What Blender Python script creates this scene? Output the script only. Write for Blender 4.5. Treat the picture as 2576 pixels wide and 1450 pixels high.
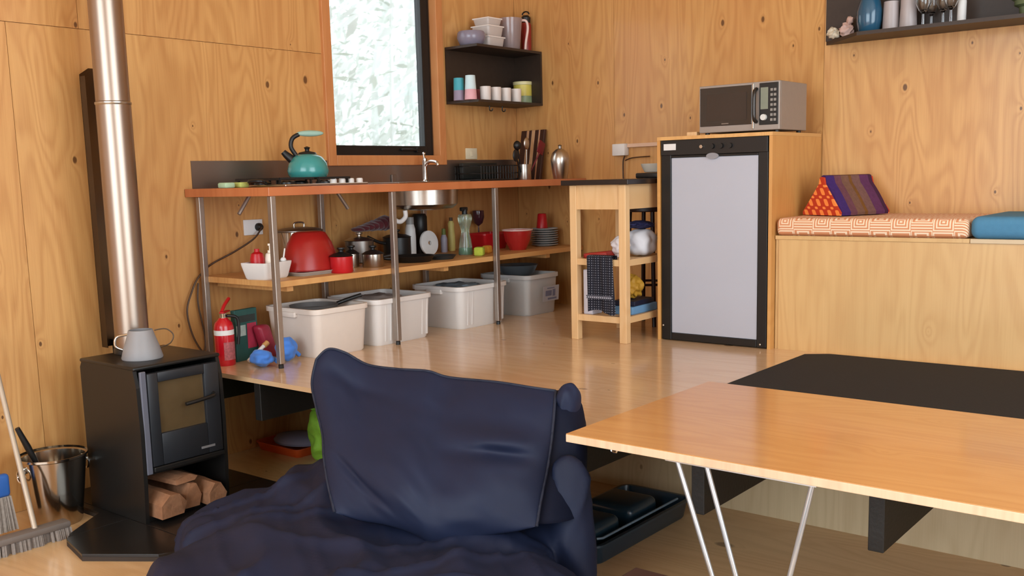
import bpy, bmesh, math, random
import numpy as np
from mathutils import Vector, Matrix
random.seed(7)
SC = bpy.context.scene
COL = SC.collection
for o in list(bpy.data.objects):
    bpy.data.objects.remove(o)

# ------------------------------------------------------------------ camera
F, CX, CY = 2506.0, 1288.0, 810.0          # focal length and principal point in 2576x1450 pixels
PITCH, ROLL, YAW = math.radians(8.25), math.radians(-1.45), math.radians(39.0)
PL = 0.58                                   # height of the raised platform above the lower floor
CAM = np.array([4.60, 0.0, 0.90 + PL])
_s, _c = math.sin(YAW), math.cos(YAW)
def _room(v): return np.array([v[0]*_c - v[1]*_s, v[0]*_s + v[1]*_c, v[2]])
_fwd = np.array([0, math.cos(PITCH), -math.sin(PITCH)]); _rgt = np.array([1.0, 0, 0]); _up = np.cross(_rgt, _fwd)
RT = _room(math.cos(ROLL)*_rgt + math.sin(ROLL)*_up)
UP = _room(-math.sin(ROLL)*_rgt + math.cos(ROLL)*_up)
FW = _room(_fwd)
cam_data = bpy.data.cameras.new('camera')
cam_data.sensor_width = 36.0; cam_data.sensor_fit = 'HORIZONTAL'
cam_data.lens = F/2576.0*36.0
cam_data.shift_y = (CY-725.0)/2576.0
cam_data.clip_start = 0.05; cam_data.clip_end = 200
cam = bpy.data.objects.new('camera', cam_data); COL.objects.link(cam)
cam.matrix_world = Matrix(((RT[0], UP[0], -FW[0], CAM[0]), (RT[1], UP[1], -FW[1], CAM[1]), (RT[2], UP[2], -FW[2], CAM[2]), (0, 0, 0, 1)))
SC.camera = cam
def ray(x, y): return FW + RT*(x-CX)/F - UP*(y-CY)/F
def at_z(x, y, z): d = ray(x, y); return Vector(CAM + d*((z-CAM[2])/d[2]))
def at_x(x, y, v): d = ray(x, y); return Vector(CAM + d*((v-CAM[0])/d[0]))
def at_y(x, y, v): d = ray(x, y); return Vector(CAM + d*((v-CAM[1])/d[1]))
def mpp(p): return float((np.array(p)-CAM) @ FW)/F        # metres per photo pixel at a point

# ------------------------------------------------------------------ world, light, exposure
W = bpy.data.worlds.new('sky'); SC.world = W; W.use_nodes = True
wn = W.node_tree.nodes; wl = W.node_tree.links
bg = wn['Background']; bg.inputs[0].default_value = (0.86, 0.94, 1.0, 1); bg.inputs[1].default_value = 3.3
SC.view_settings.view_transform = 'Standard'; SC.view_settings.look = 'None'
SC.view_settings.gamma = 1.0; SC.view_settings.use_curve_mapping = False
SC.view_settings.exposure = -0.08
def area(name, loc, rot, sx, sy, power, col):
    l = bpy.data.lights.new(name, 'AREA'); l.shape = 'RECTANGLE'; l.size = sx; l.size_y = sy; l.energy = power; l.color = col
    o = bpy.data.objects.new(name, l); COL.objects.link(o); o.location = loc; o.rotation_euler = rot; return o
# daylight through the glazed doors behind the camera and in the right-hand wall
area('daylight_front', (3.3, -3.15, 2.1), (math.radians(90), 0, 0), 4.2, 3.5, 220, (0.80, 0.91, 1.0))
area('daylight_side', (6.75, 1.6, 2.1), (math.radians(90), 0, math.radians(90)), 3.6, 3.5, 190, (0.80, 0.91, 1.0))

# ------------------------------------------------------------------ materials
def lin(c):
    if isinstance(c, str):
        c = c.lstrip('#'); c = [int(c[i:i+2], 16)/255 for i in (0, 2, 4)]
    return tuple((x/12.92 if x <= 0.04045 else ((x+0.055)/1.055)**2.4) for x in c) + (1.0,)
MATS = {}
def newmat(name):
    m = bpy.data.materials.new(name); m.use_nodes = True
    nt = m.node_tree; b = nt.nodes['Principled BSDF']; return m, nt, b
def M(name, c='#888888', rough=0.5, metal=0.0, var=0.08, scale=25.0, trans=0.0, alpha=1.0, coat=0.0, sheen=0.0, bump=0.0, bscale=200.0, emit=0.0, ior=1.45):
    if name in MATS: return MATS[name]
    m, nt, b = newmat(name)
    tc = nt.nodes.new('ShaderNodeTexCoord'); nz = nt.nodes.new('ShaderNodeTexNoise')
    nz.inputs['Scale'].default_value = scale; nz.inputs['Detail'].default_value = 3
    nt.links.new(tc.outputs['Object'], nz.inputs['Vector'])
    mx = nt.nodes.new('ShaderNodeMix'); mx.data_type = 'RGBA'
    a = lin(c); lo = tuple(x*(1-var) for x in a[:3]) + (1,); hi = tuple(min(1, x*(1+var)) for x in a[:3]) + (1,)
    mx.inputs['A'].default_value = lo; mx.inputs['B'].default_value = hi
    nt.links.new(nz.outputs['Fac'], mx.inputs['Factor'])
    nt.links.new(mx.outputs['Result'], b.inputs['Base Color'])
    b.inputs['Roughness'].default_value = rough; b.inputs['Metallic'].default_value = metal
    b.inputs['Transmission Weight'].default_value = trans; b.inputs['Alpha'].default_value = alpha
    b.inputs['Coat Weight'].default_value = coat; b.inputs['Coat Roughness'].default_value = 0.15
    b.inputs['Sheen Weight'].default_value = sheen; b.inputs['IOR'].default_value = ior
    if bump:
        n2 = nt.nodes.new('ShaderNodeTexNoise'); n2.inputs['Scale'].default_value = bscale; n2.inputs['Detail'].default_value = 4
        nt.links.new(tc.outputs['Object'], n2.inputs['Vector'])
        bp = nt.nodes.new('ShaderNodeBump'); bp.inputs['Strength'].default_value = bump; bp.inputs['Distance'].default_value = 0.01
        nt.links.new(n2.outputs['Fac'], bp.inputs['Height']); nt.links.new(bp.outputs['Normal'], b.inputs['Normal'])
    MATS[name] = m; return m

def math_node(nt, op, a, b=None, c=None):
    n = nt.nodes.new('ShaderNodeMath'); n.operation = op
    for i, v in enumerate((a, b, c)):
        if v is None: continue
        if isinstance(v, (int, float)): n.inputs[i].default_value = v
        else: nt.links.new(v, n.inputs[i])
    return n.outputs[0]
def ramp(nt, fac, stops):
    r = nt.nodes.new('ShaderNodeValToRGB'); e = r.color_ramp.elements
    while len(e) < len(stops): e.new(0.5)
    for k, (p, c) in enumerate(stops): e[k].position = p; e[k].color = lin(c) if not isinstance(c, tuple) else c
    nt.links.new(fac, r.inputs[0]); return r.outputs[0]
def wood(name, light, dark, uv='xz', rough=0.45, coat=0.0, knots=1.0, ring=0.55, rscale=1.0, knotcol='#4a260c', tint=0.10, warm='#b9703a', kscale=2.6):
    """plywood veneer: u runs across the grain, v along it"""
    if name in MATS: return MATS[name]
    m, nt, b = newmat(name); L = nt.links.new
    tc = nt.nodes.new('ShaderNodeTexCoord'); sp = nt.nodes.new('ShaderNodeSeparateXYZ'); L(tc.outputs['Object'], sp.inputs[0])
    oi = nt.nodes.new('ShaderNodeObjectInfo')
    off = math_node(nt, 'MULTIPLY', oi.outputs['Random'], 37.3)
    ax = {'x': sp.outputs[0], 'y': sp.outputs[1], 'z': sp.outputs[2]}
    u = math_node(nt, 'ADD', ax[uv[0]], off); v = math_node(nt, 'ADD', ax[uv[1]], off)
    def comb(su, sv):
        c = nt.nodes.new('ShaderNodeCombineXYZ'); L(math_node(nt, 'MULTIPLY', u, su), c.inputs[0]); L(math_node(nt, 'MULTIPLY', v, sv), c.inputs[1]); return c.outputs[0]
    def noise(vec, s, d=2, dist=0.0):
        n = nt.nodes.new('ShaderNodeTexNoise'); n.inputs['Scale'].default_value = s; n.inputs['Detail'].default_value = d
        n.inputs['Distortion'].default_value = dist; L(vec, n.inputs['Vector']); return n.outputs['Fac']
    vo = nt.nodes.new('ShaderNodeTexVoronoi'); vo.voronoi_dimensions = '2D'; vo.inputs['Scale'].default_value = kscale; L(comb(1.0, 0.62), vo.inputs['Vector'])
    dist = vo.outputs['Distance']
    sc = nt.nodes.new('ShaderNodeSeparateColor'); L(vo.outputs['Color'], sc.inputs[0])
    gate = math_node(nt, 'GREATER_THAN', sc.outputs[0], 0.42)
    size = math_node(nt, 'MULTIPLY_ADD', math_node(nt, 'POWER', sc.outputs[1], 2.0), 0.06, 0.016)
    prox = math_node(nt, 'MULTIPLY', math_node(nt, 'EXPONENT', math_node(nt, 'MULTIPLY', dist, -14.0)), gate)
    big = noise(comb(2.2*rscale, 0.32*rscale), 1.6, 2, 0.6)
    rings = math_node(nt, 'SINE', math_node(nt, 'MULTIPLY', math_node(nt, 'ADD', big, math_node(nt, 'MULTIPLY', prox, 0.18)), 95.0))
    rings = math_node(nt, 'MULTIPLY_ADD', rings, 0.5, 0.5)
    rings = math_node(nt, 'POWER', rings, 1.6)
    fine = noise(comb(60, 1.5), 3.0, 3)
    blot = noise(comb(1.6, 0.5), 1.7, 2)
    f = math_node(nt, 'MULTIPLY', rings, 0.42*ring)
    f = math_node(nt, 'ADD', f, math_node(nt, 'MULTIPLY', fine, 0.38))
    f = math_node(nt, 'ADD', f, math_node(nt, 'MULTIPLY_ADD', noise(comb(14, 0.5), 1.5, 3), 0.5, -0.25))
    col = ramp(nt, f, ((0.05, light), (0.85, dark)))
    mx = nt.nodes.new('ShaderNodeMix'); mx.data_type = 'RGBA'; mx.inputs['B'].default_value = lin(warm)
    L(math_node(nt, 'MULTIPLY', math_node(nt, 'GREATER_THAN', blot, -1.0), math_node(nt, 'MULTIPLY', math_node(nt, 'SUBTRACT', blot, 0.42), tint*5)), mx.inputs['Factor'])
    mx.clamp_factor = True
    L(col, mx.inputs['A'])
    km = nt.nodes.new('ShaderNodeMix'); km.data_type = 'RGBA'; km.inputs['B'].default_value = lin(knotcol)
    kf = math_node(nt, 'MULTIPLY', math_node(nt, 'SUBTRACT', 1.0, math_node(nt, 'DIVIDE', dist, size)), 2.5)
    kn = nt.nodes.new('ShaderNodeClamp'); L(math_node(nt, 'MULTIPLY', kf, gate), kn.inputs[0])
    L(math_node(nt, 'MULTIPLY', kn.outputs[0], 0.85*knots), km.inputs['Factor']); L(mx.outputs['Result'], km.inputs['A'])
    L(km.outputs['Result'], b.inputs['Base Color'])
    b.inputs['Roughness'].default_value = rough; b.inputs['Coat Weight'].default_value = coat; b.inputs['Coat Roughness'].default_value = 0.12
    bp = nt.nodes.new('ShaderNodeBump'); bp.inputs['Strength'].default_value = 0.05; bp.inputs['Distance'].default_value = 0.002
    L(fine, bp.inputs['Height']); L(bp.outputs['Normal'], b.inputs['Normal'])
    MATS[name] = m; return m

WALL = wood('wall_plywood', '#d2a062', '#a86f38', 'xz', rough=0.42, coat=0.12, kscale=4.2, tint=0.17, warm='#b36c3c')
FLOORP = wood('platform_plywood', '#e0bf98', '#c9a175', 'yx', rough=0.26, coat=0.6, knots=0.7, kscale=3.2)
FLOORL = wood('lower_floor_plywood', '#d9b687', '#bd9566', 'yx', rough=0.38, coat=0.25, knots=0.8)
CABW = wood('cabinet_plywood', '#d8a869', '#c18a4c', 'xz', rough=0.4, coat=0.15, knots=0.0)
CABS = wood('cabinet_side_plywood', '#cf9a58', '#bb8142', 'yz', rough=0.4, coat=0.15, knots=0.0)
BENCHW = wood('bench_plywood', '#d3ab72', '#bd9058', 'xz', rough=0.45, coat=0.1, knots=0.0)
RISERW = wood('riser_plywood', '#cdb994', '#b59f78', 'xz', rough=0.55, knots=0.6, tint=0.03)
TABW = wood('table_veneer', '#d0985a', '#ba7b3d', 'yx', rough=0.28, coat=0.5, knots=0.0, tint=0.05)
COUNTER = wood('worktop_timber', '#c3774a', '#a9582f', 'xy', rough=0.35, coat=0.3, knots=0.0)
SHELFW = wood('shelf_timber', '#d3a266', '#b67f46', 'xy', rough=0.5, knots=0.0)
TROLW = wood('trolley_birch', '#dfb988', '#cfa26c', 'xz', rough=0.5, knots=0.0, tint=0.02)
TRIMW = wood('trim_cedar', '#c98a55', '#b57040', 'yz', rough=0.45, knots=0.0)
PALEEDGE = wood('ply_edge', '#dfc2a0', '#c9a684', 'xz', rough=0.6, knots=0.0, tint=0.0)
BLACKW = M('black_stained_timber', '#1b1815', 0.55, var=0.3, scale=40, bump=0.1, bscale=80)
DARKBOX = M('dark_shelf_stain', '#35281f', 0.5, var=0.25, scale=30)
BLACKM = M('black_enamel', '#191817', 0.38, var=0.1)
BLACKF = M('black_frame', '#141414', 0.35, var=0.1)
STEEL = M('brushed_steel', '#b9b2a8', 0.28, 1.0, var=0.08, scale=60)
STEELD = M('dull_steel', '#8d8680', 0.38, 1.0, var=0.1, scale=60)
CHROME = M('chrome', '#d2d0cc', 0.1, 1.0, var=0.03)
ALU = M('aluminium', '#a99f96', 0.4, 0.85, var=0.08, scale=50)
WHITEP = M('white_plastic', '#dcd8d4', 0.45, var=0.04)
WHITEB = M('white_tub_plastic', '#d3cdc8', 0.5, var=0.04, scale=8)
GREYB = M('grey_tub_plastic', '#b9b8b6', 0.5, var=0.04)
REDP = M('red_plastic', '#b3161d', 0.35, var=0.08)
BLACKP = M('black_plastic', '#161514', 0.42, var=0.1)
GLASS = M('clear_glass', '#ffffff', 0.03, trans=1.0, var=0.0)

# ------------------------------------------------------------------ mesh helpers
def addbm(bm, tmp):
    me = bpy.data.meshes.new('tmp'); tmp.to_mesh(me); tmp.free(); bm.from_mesh(me); bpy.data.meshes.remove(me)
def box(bm, x0, x1, y0, y1, z0, z1, bev=0.0, seg=2, rot=None, at=None):
    t = bmesh.new(); bmesh.ops.create_cube(t, size=1.0)
    bmesh.ops.scale(t, vec=(abs(x1-x0), abs(y1-y0), abs(z1-z0)), verts=t.verts)
    if bev: bmesh.ops.bevel(t, geom=t.edges[:], offset=min(bev, 0.49*min(abs(x1-x0), abs(y1-y0), abs(z1-z0))), segments=seg, profile=0.5, affect='EDGES')
    c = Vector(((x0+x1)/2, (y0+y1)/2, (z0+z1)/2))
    if rot is not None: bmesh.ops.transform(t, matrix=rot.to_4x4(), verts=t.verts)
    bmesh.ops.translate(t, vec=c, verts=t.verts)
    addbm(bm, t); return bm
def lathe(bm, prof, n=28, cx=0, cy=0, cz=0, sx=1.0, sy=1.0):
    rings = []
    for r, z in prof:
        if r < 1e-6: rings.append([bm.verts.new((cx, cy, cz+z))])
        else: rings.append([bm.verts.new((cx+sx*r*math.cos(2*math.pi*k/n), cy+sy*r*math.sin(2*math.pi*k/n), cz+z)) for k in range(n)])
    for a, b in zip(rings, rings[1:]):
        if len(a) == 1 and len(b) == 1: continue
        for k in range(n):
            k2 = (k+1) % n
            if len(a) == 1: bm.faces.new((a[0], b[k2], b[k]))
            elif len(b) == 1: bm.faces.new((a[k], a[k2], b[0]))
            else: bm.faces.new((a[k], a[k2], b[k2], b[k]))
    if len(rings[0]) > 1: bm.faces.new(list(reversed(rings[0])))
    if len(rings[-1]) > 1: bm.faces.new(rings[-1])
    return bm
def shell(prof, t):
    """closed profile of a vessel with wall thickness t (outside up, inside down)"""
    ins = [(max(r-t, 0.0005), z) for r, z in reversed(prof)]
    ins[-1] = (ins[-1][0], ins[-1][1]+t)
    return [(0, prof[0][1])] + prof + ins + [(0, ins[-1][1])]
def tube(bm, pts, r, n=8, closed=False, taper=None):
    P = [Vector(p) for p in pts]; rings = []; N = len(P)
    up = Vector((0, 0, 1)); prev = None
    for i, p in enumerate(P):
        if closed: d = P[(i+1) % N]-P[i-1]
        else: d = P[min(i+1, N-1)]-P[max(i-1, 0)]
        d.normalize()
        if prev is None:
            a = d.cross(up)
            if a.length < 1e-3: a = d.cross(Vector((1, 0, 0)))
        else: a = prev-d*prev.dot(d)
        a.normalize(); prev = a; b = d.cross(a)
        rr = r if taper is None else r*taper[i]
        rings.append([bm.verts.new(p+rr*(math.cos(2*math.pi*k/n)*a+math.sin(2*math.pi*k/n)*b)) for k in range(n)])
    pairs = list(zip(rings, rings[1:]))
    if closed: pairs.append((rings[-1], rings[0]))
    for A, B in pairs:
        for k in range(n): bm.faces.new((A[k], A[(k+1) % n], B[(k+1) % n], B[k]))
    if not closed: bm.faces.new(list(reversed(rings[0]))); bm.faces.new(rings[-1])
    return bm
def curve(pts, n=8):
    """Catmull-Rom through points"""
    P = [Vector(p) for p in pts]; out = []
    for i in range(len(P)-1):
        p0, p1, p2, p3 = P[max(i-1, 0)], P[i], P[i+1], P[min(i+2, len(P)-1)]
        for k in range(n):
            t = k/n; out.append(0.5*((2*p1)+(-p0+p2)*t+(2*p0-5*p1+4*p2-p3)*t*t+(-p0+3*p1-3*p2+p3)*t**3))
    out.append(P[-1]); return out
def prism(bm, pts, z0, z1, bev=0.0):
    t = bmesh.new()
    lo = [t.verts.new((x, y, z0)) for x, y in pts]; hi = [t.verts.new((x, y, z1)) for x, y in pts]; n = len(pts)
    t.faces.new(list(reversed(lo))); t.faces.new(hi)
    for k in range(n): t.faces.new((lo[k], lo[(k+1) % n], hi[(k+1) % n], hi[k]))
    bmesh.ops.recalc_face_normals(t, faces=t.faces[:])
    if bev: bmesh.ops.bevel(t, geom=t.edges[:], offset=bev, segments=2, profile=0.5, affect='EDGES')
    addbm(bm, t); return bm
def blob(bm, c, r, e=(1, 1, 1), n=3, noise=0.0, seed=0, freq=3.0, power=2.0):
    """rounded lump: super-ellipsoid with uneven surface"""
    from mathutils import noise as mn
    t = bmesh.new(); bmesh.ops.create_icosphere(t, subdivisions=n, radius=1.0)
    for v in t.verts:
        d = v.co.normalized(); s = (abs(d.x)**power+abs(d.y)**power+abs(d.z)**power)**(-1/power)
        k = 1+noise*mn.noise(d*freq+Vector((seed*3.1, seed*1.7, seed)))
        v.co = Vector((d.x*s*r*e[0]*k, d.y*s*r*e[1]*k, d.z*s*r*e[2]*k))+Vector(c)
    addbm(bm, t); return bm
B = bmesh.new
def mk(name, bm, mat, parent=None, smooth=None, loc=None, rz=0.0):
    bmesh.ops.recalc_face_normals(bm, faces=bm.faces[:])
    me = bpy.data.meshes.new(name); bm.to_mesh(me); bm.free()
    if smooth is not None:
        for p in me.polygons: p.use_smooth = True
        me.set_sharp_from_angle(angle=math.radians(smooth))
    for m in (mat if isinstance(mat, (list, tuple)) else [mat]): me.materials.append(m)
    o = bpy.data.objects.new(name, me); COL.objects.link(o)
    if parent is not None: o.parent = parent
    if loc is not None: o.location = loc
    if rz: o.rotation_euler = (0, 0, rz)
    return o
def tag(o, label=None, cat=None, group=None, kind=None):
    if label: o['label'] = label
    if cat: o['category'] = cat
    if group: o['group'] = group
    if kind: o['kind'] = kind
    return o
def thing(name, label, cat, loc=(0, 0, 0), rz=0.0, group=None):
    o = bpy.data.objects.new(name, None); COL.objects.link(o); o.location = loc; o.rotation_euler = (0, 0, rz)
    o.empty_display_size = 0.05
    return tag(o, label, cat, group)
def rotx(a): return Matrix.Rotation(a, 3, 'X')
def roty(a): return Matrix.Rotation(a, 3, 'Y')
def rotz(a): return Matrix.Rotation(a, 3, 'Z')

# ================================================================== THE SETTING
YB, XC, YR = 5.79, 2.48, 5.33          # back-left corner, facet corner, right-hand back wall
XE, YF, ZC = 6.5, -2.9, 4.2
fl = B(); box(fl, -0.2, XE+0.2, YF-0.2, 6.0, -0.06, 0.0)
tag(mk('floor', fl, FLOORL), 'lower plywood floor', kind='structure')
ce = B(); box(ce, -0.2, XE+0.2, YF-0.2, 6.0, ZC, ZC+0.06)
tag(mk('ceiling', ce, wood('ceiling_plywood', '#e6d3b4', '#d3b993', 'xy', knots=0.3)), kind='structure')
DARKGAP = M('shadow_gap', '#6b4526', 0.9)
def wall(name, origin, ang, length, panels, holes=(), ext=(0.0, 0.0)):
    """local x runs along the wall, the room lies at local y < 0; plywood sheets are parts on a backing"""
    xs = sorted({-ext[0], length+ext[1], *[h[0] for h in holes], *[h[1] for h in holes]}); zs = sorted({0.0, ZC, *[h[2] for h in holes], *[h[3] for h in holes]})
    bm = B()
    for a, b in zip(xs, xs[1:]):
        for c, d in zip(zs, zs[1:]):
            if any(h[0] <= a and b <= h[1] and h[2] <= c and d <= h[3] for h in holes): continue
            box(bm, a, b, 0.014, 0.13, c, d)
    w = mk(name, bm, DARKGAP, loc=(origin[0], origin[1], 0), rz=ang); tag(w, kind='structure')
    for x0, x1, z0, z1 in panels:
        p = B(); box(p, x0+0.0012, x1-0.0012, 0.0, 0.014, z0+0.0012, z1-0.0012)
        mk('plywood_panel', p, WALL, w)
    return w
o = -YF
WIN = (4.035+o, 4.945+o, 1.635, 2.74)
wl_ = wall('wall_left', (0, YF), math.pi/2, YB-YF,
     [(0, 0.96+o, 0, 2.22), (0, 0.96+o, 2.22, ZC), (0.96+o, 2.16+o, 0, 2.222), (2.16+o, 3.985+o, 0, 2.222), (0.96+o, 2.50+o, 2.222, ZC), (2.50+o, 3.985+o, 2.222, ZC),
      (3.985+o, 4.99+o, 0, WIN[2]), (3.985+o, 4.99+o, WIN[3], ZC), (4.99+o, YB-YF, 0, ZC)], [WIN], (0.12, 0.12))
ang_b = math.atan2(YR-YB, XC); len_b = math.hypot(XC, YR-YB)
wall('wall_back', (0, YB), ang_b, len_b, [(0, 0.98, 0, ZC), (0.98, len_b, 0, ZC)], (), (0.12, 0.02))
wall('wall_right', (XC, YR), 0.0, XE-XC, [(0, 1.2, 0, ZC), (1.2, 2.4, 0, ZC), (2.4, XE-XC, 0, ZC)], (), (0.0, 0.12))
DOORS = (YR-3.4, YR+0.2, 0.3, 3.9)
wall('wall_side', (XE, YR), -math.pi/2, YR-YF, [(0, DOORS[0], 0, ZC), (DOORS[0], DOORS[1], DOORS[3], ZC), (DOORS[0], DOORS[1], 0, DOORS[2]), (DOORS[1], YR-YF, 0, ZC)], [DOORS])
DOORF = (1.1, 5.3, 0.3, 3.9)
wall('wall_front', (XE, YF), math.pi, XE, [(0, DOORF[0], 0, ZC), (DOORF[0], DOORF[1], DOORF[3], ZC), (DOORF[0], DOORF[1], 0, DOORF[2]), (DOORF[1], XE, 0, ZC)], [DOORF])
# raised platform on black joists
pb = B(); prism(pb, [(0.001, 2.79), (XE, 2.79), (XE, YR-0.001), (XC, YR-0.001), (0.001, YB-0.001)], PL-0.022, PL)
plat = mk('floor_platform', pb, FLOORP); tag(plat, 'raised plywood kitchen platform', kind='structure')
jm = None
for k in range(10):
    x = 0.19+0.579*k
    if jm is None:
        jb = B(); box(jb, -0.023, 0.023, 2.812, 3.898, PL-0.208, PL-0.0225, 0.002, 1); j = mk('joist', jb, BLACKW, plat); jm = j
    else: j = jm.copy(); COL.objects.link(j); j.parent = plat
    j.location = (x, 0, 0)
rb = B(); box(rb, 0.001, XE-0.001, 3.90, 3.93, 0.0, PL-0.0225)
tag(mk('wall_riser', rb, RISERW), 'recessed plywood wall under the platform', kind='structure')

# window_1: black sash, cedar trim, pane
win = thing('window_1', 'tall window with black aluminium sash and cedar trim', None); win['kind'] = 'structure'
wb = B()
y0, y1, z0, z1 = 4.037, 4.943, 1.637, 2.738
fx0, fx1 = -0.10, -0.045
box(wb, fx0, fx1, y0, y0+0.04, z0, z1, 0.003); box(wb, fx0, fx1, y1-0.075, y1, z0, z1, 0.003)
box(wb, fx0, fx1+0.012, y0+0.04, y1-0.075, z0, z0+0.062, 0.003); box(wb, fx0, fx1, y0+0.04, y1-0.075, z1-0.08, z1, 0.003)
mk('sash_frame', wb, BLACKF, win)
gb = B(); box(gb, -0.078, -0.074, y0+0.035, y1-0.07, z0+0.055, z1-0.075); mk('window_pane', gb, GLASS, win)
lt = B(); box(lt, -0.033, -0.012, 4.62, 4.80, z0+0.030, z0+0.044, 0.004); box(lt, -0.033, -0.014, 4.76, 4.80, z0+0.022, z0+0.05, 0.004); mk('window_latch', lt, BLACKP, win)
for nm, a in (('trim_side', (-0.04, 0.022, 3.975, 4.037, 1.575, 2.80)), ('trim_side', (-0.04, 0.022, 4.943, 5.005, 1.575, 2.80)), ('trim_sill', (-0.04, 0.024, 4.037, 4.943, 1.575, 1.637)), ('trim_head', (-0.04, 0.022, 4.037, 4.943, 2.738, 2.80))):
    t = B(); box(t, *a, 0.003); mk(nm, t, TRIMW, win)
# glazed doors behind the camera and on the side: frames only carry the daylight openings
def door_frame(name, loc, ang, w, z0, z1, n):
    d = thing(name, None, None, loc, ang); d['kind'] = 'structure'
    for k in range(n+1):
        x = w*k/n; f = B(); box(f, x-0.03, x+0.03, 0.03, 0.09, z0, z1, 0.003); mk('door_stile', f, BLACKF, d)
    for z in (z0, z1):
        f = B(); box(f, 0, w, 0.03, 0.09, z-0.03, z+0.03, 0.003); mk('door_rail', f, BLACKF, d)
door_frame('door_1', (XE-DOORF[0], YF, 0), math.pi, DOORF[1]-DOORF[0], 0.32, 3.88, 4)
door_frame('door_2', (XE, YR-DOORS[0], 0), -math.pi/2, DOORS[1]-DOORS[0], 0.32, 3.88, 4)

# bush outside the window, ground outside
og = B(); box(og, -40, -0.4, -25, 40, -0.5, -0.4)
tag(mk('ground_outside', og, M('outdoor_grass', '#8f9a78', 0.9, var=0.3, scale=3)), kind='structure')
rnd = random.Random(3); lf = B()
for k in range(15000):
    x = -rnd.uniform(2.5, 9.0); y = 4.5-x*0.85+rnd.gauss(0, 2.4)
    z = rnd.uniform(-0.4, 6.0)
    s = rnd.uniform(0.02, 0.075); n = Vector((rnd.gauss(0, 1), rnd.gauss(0, 1), rnd.gauss(0, 1))).normalized(); a = n.orthogonal().normalized(); b_ = n.cross(a)
    c = Vector((x, y, z)); lf.faces.new([lf.verts.new(c+a*s*2), lf.verts.new(c+b_*s*0.6), lf.verts.new(c-a*s*2), lf.verts.new(c-b_*s*0.6)])
for k in range(14):
    x = -rnd.uniform(3, 8); y = 4.6-x*0.85+rnd.gauss(0, 1.6)
    tube(lf, [(x, y, -0.4), (x+rnd.gauss(0, .15), y+rnd.gauss(0, .15), 3), (x+rnd.gauss(0, .4), y+rnd.gauss(0, .4), 6)], rnd.uniform(0.03, 0.09), 6, taper=(1, .8, .5))
tag(mk('bush_foliage', lf, M('overexposed_leaves', '#d0d3d0', 0.7, var=0.3, scale=2.5)), 'bush foliage outside the window, coloured pale as if overexposed', 'foliage', kind='stuff')  # leaf colour paled to stand in for overexposed daylight

# ================================================================== STOVE CORNER
TILE = M('black_hearth_tile', '#1d1b1a', 0.3, var=0.25, scale=6, coat=0.2)
hearth = thing('hearth', 'black tiled hearth slab with cut corner under the stove', 'hearth', (0, 0, 0))
HP = [(0.004, 2.18), (0.41, 2.18), (0.56, 1.97), (0.62, 1.92), (0.84, 1.87), (1.10, 2.05), (1.22, 2.30), (1.22, 2.94), (0.004, 2.94)]
hb = B(); prism(hb, HP, 0.0, 0.018); mk('hearth_base', hb, M('hearth_board', '#3a3029', 0.8), hearth)
def clip(poly, f):
    out = []
    for i in range(len(poly)):
        a, b = poly[i-1], poly[i]; fa, fb = f(a), f(b)
        if (fa >= 0) != (fb >= 0): t = fa/(fa-fb); out.append((a[0]+(b[0]-a[0])*t, a[1]+(b[1]-a[1])*t))
        if fb >= 0: out.append(b)
    return out
gx = [0.004, 0.60, 1.25]; gy = [1.60, 2.215, 2.94]
for xa, xb in zip(gx, gx[1:]):
    for ya, yb in zip(gy, gy[1:]):
        q = HP
        for f in (lambda p: p[0]-xa-0.002, lambda p: xb-0.002-p[0], lambda p: p[1]-ya-0.002, lambda p: yb-0.002-p[1]): q = clip(q, f)
        if len(q) > 2: t = B(); prism(t, q, 0.018, 0.030, 0.001); mk('tile', t, TILE, hearth)

ST = thing('wood_stove', 'black freestanding wood stove with glass door and log store below', 'stove', (0.475, 2.43, 0.031))
STLIT = M('stove_trim_daylit', '#6a6c78', 0.4, 0.3, var=0.05)  # bluish daylight on the grey left front edge is put into this colour
for s in (-1, 1):   # bowed side panels
    t = B(); pr = [(-0.19, 0.0), (0.262, 0.0), (0.272, 0.18), (0.276, 0.40), (0.268, 0.60), (0.25, 0.675), (-0.175, 0.675), (-0.19, 0.65)]
    v0 = [t.verts.new((x, s*0.205-0.009, z)) for x, z in pr]; v1 = [t.verts.new((x, s*0.205+0.009, z)) for x, z in pr]
    t.faces.new(v0); t.faces.new(v1)
    for k in range(len(pr)): t.faces.new((v0[k], v0[(k+1) % len(pr)], v1[(k+1) % len(pr)], v1[k]))
    mk('side_panel', t, BLACKM, ST)
t = B(); box(t, -0.19, 0.262, -0.216, 0.216, 0.672, 0.690, 0.008, 3); mk('top_plate', t, BLACKM, ST, 40)
t = B(); box(t, -0.19, -0.175, -0.195, 0.195, 0.0, 0.672); mk('back_panel', t, BLACKM, ST)
t = B(); box(t, -0.175, 0.25, -0.195, 0.195, 0.0, 0.02); mk('base_plate', t, BLACKM, ST)
t = B(); box(t, -0.175, 0.245, -0.195, 0.195, 0.205, 0.225); box(t, -0.175, 0.235, -0.195, 0.195, 0.225, 0.24); mk('firebox_floor', t, BLACKM, ST)
dr = B()   # door frame with an opening
for a in ((-0.165, -0.115, 0.245, 0.655), (0.115, 0.19, 0.245, 0.655), (-0.115, 0.115, 0.245, 0.385), (-0.115, 0.115, 0.612, 0.655)): box(dr, 0.248, 0.278, a[0], a[1], a[2], a[3], 0.004)
dr = mk('door', dr, M('stove_door_iron', '#222428', 0.42, var=0.1), ST, 40)
t = B(); box(t, 0.255, 0.262, -0.12, 0.12, 0.38, 0.616); mk('door_glass', t, M('smoked_stove_glass', '#57462f', 0.08, var=0.3, scale=9, coat=0.6), dr)
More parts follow.
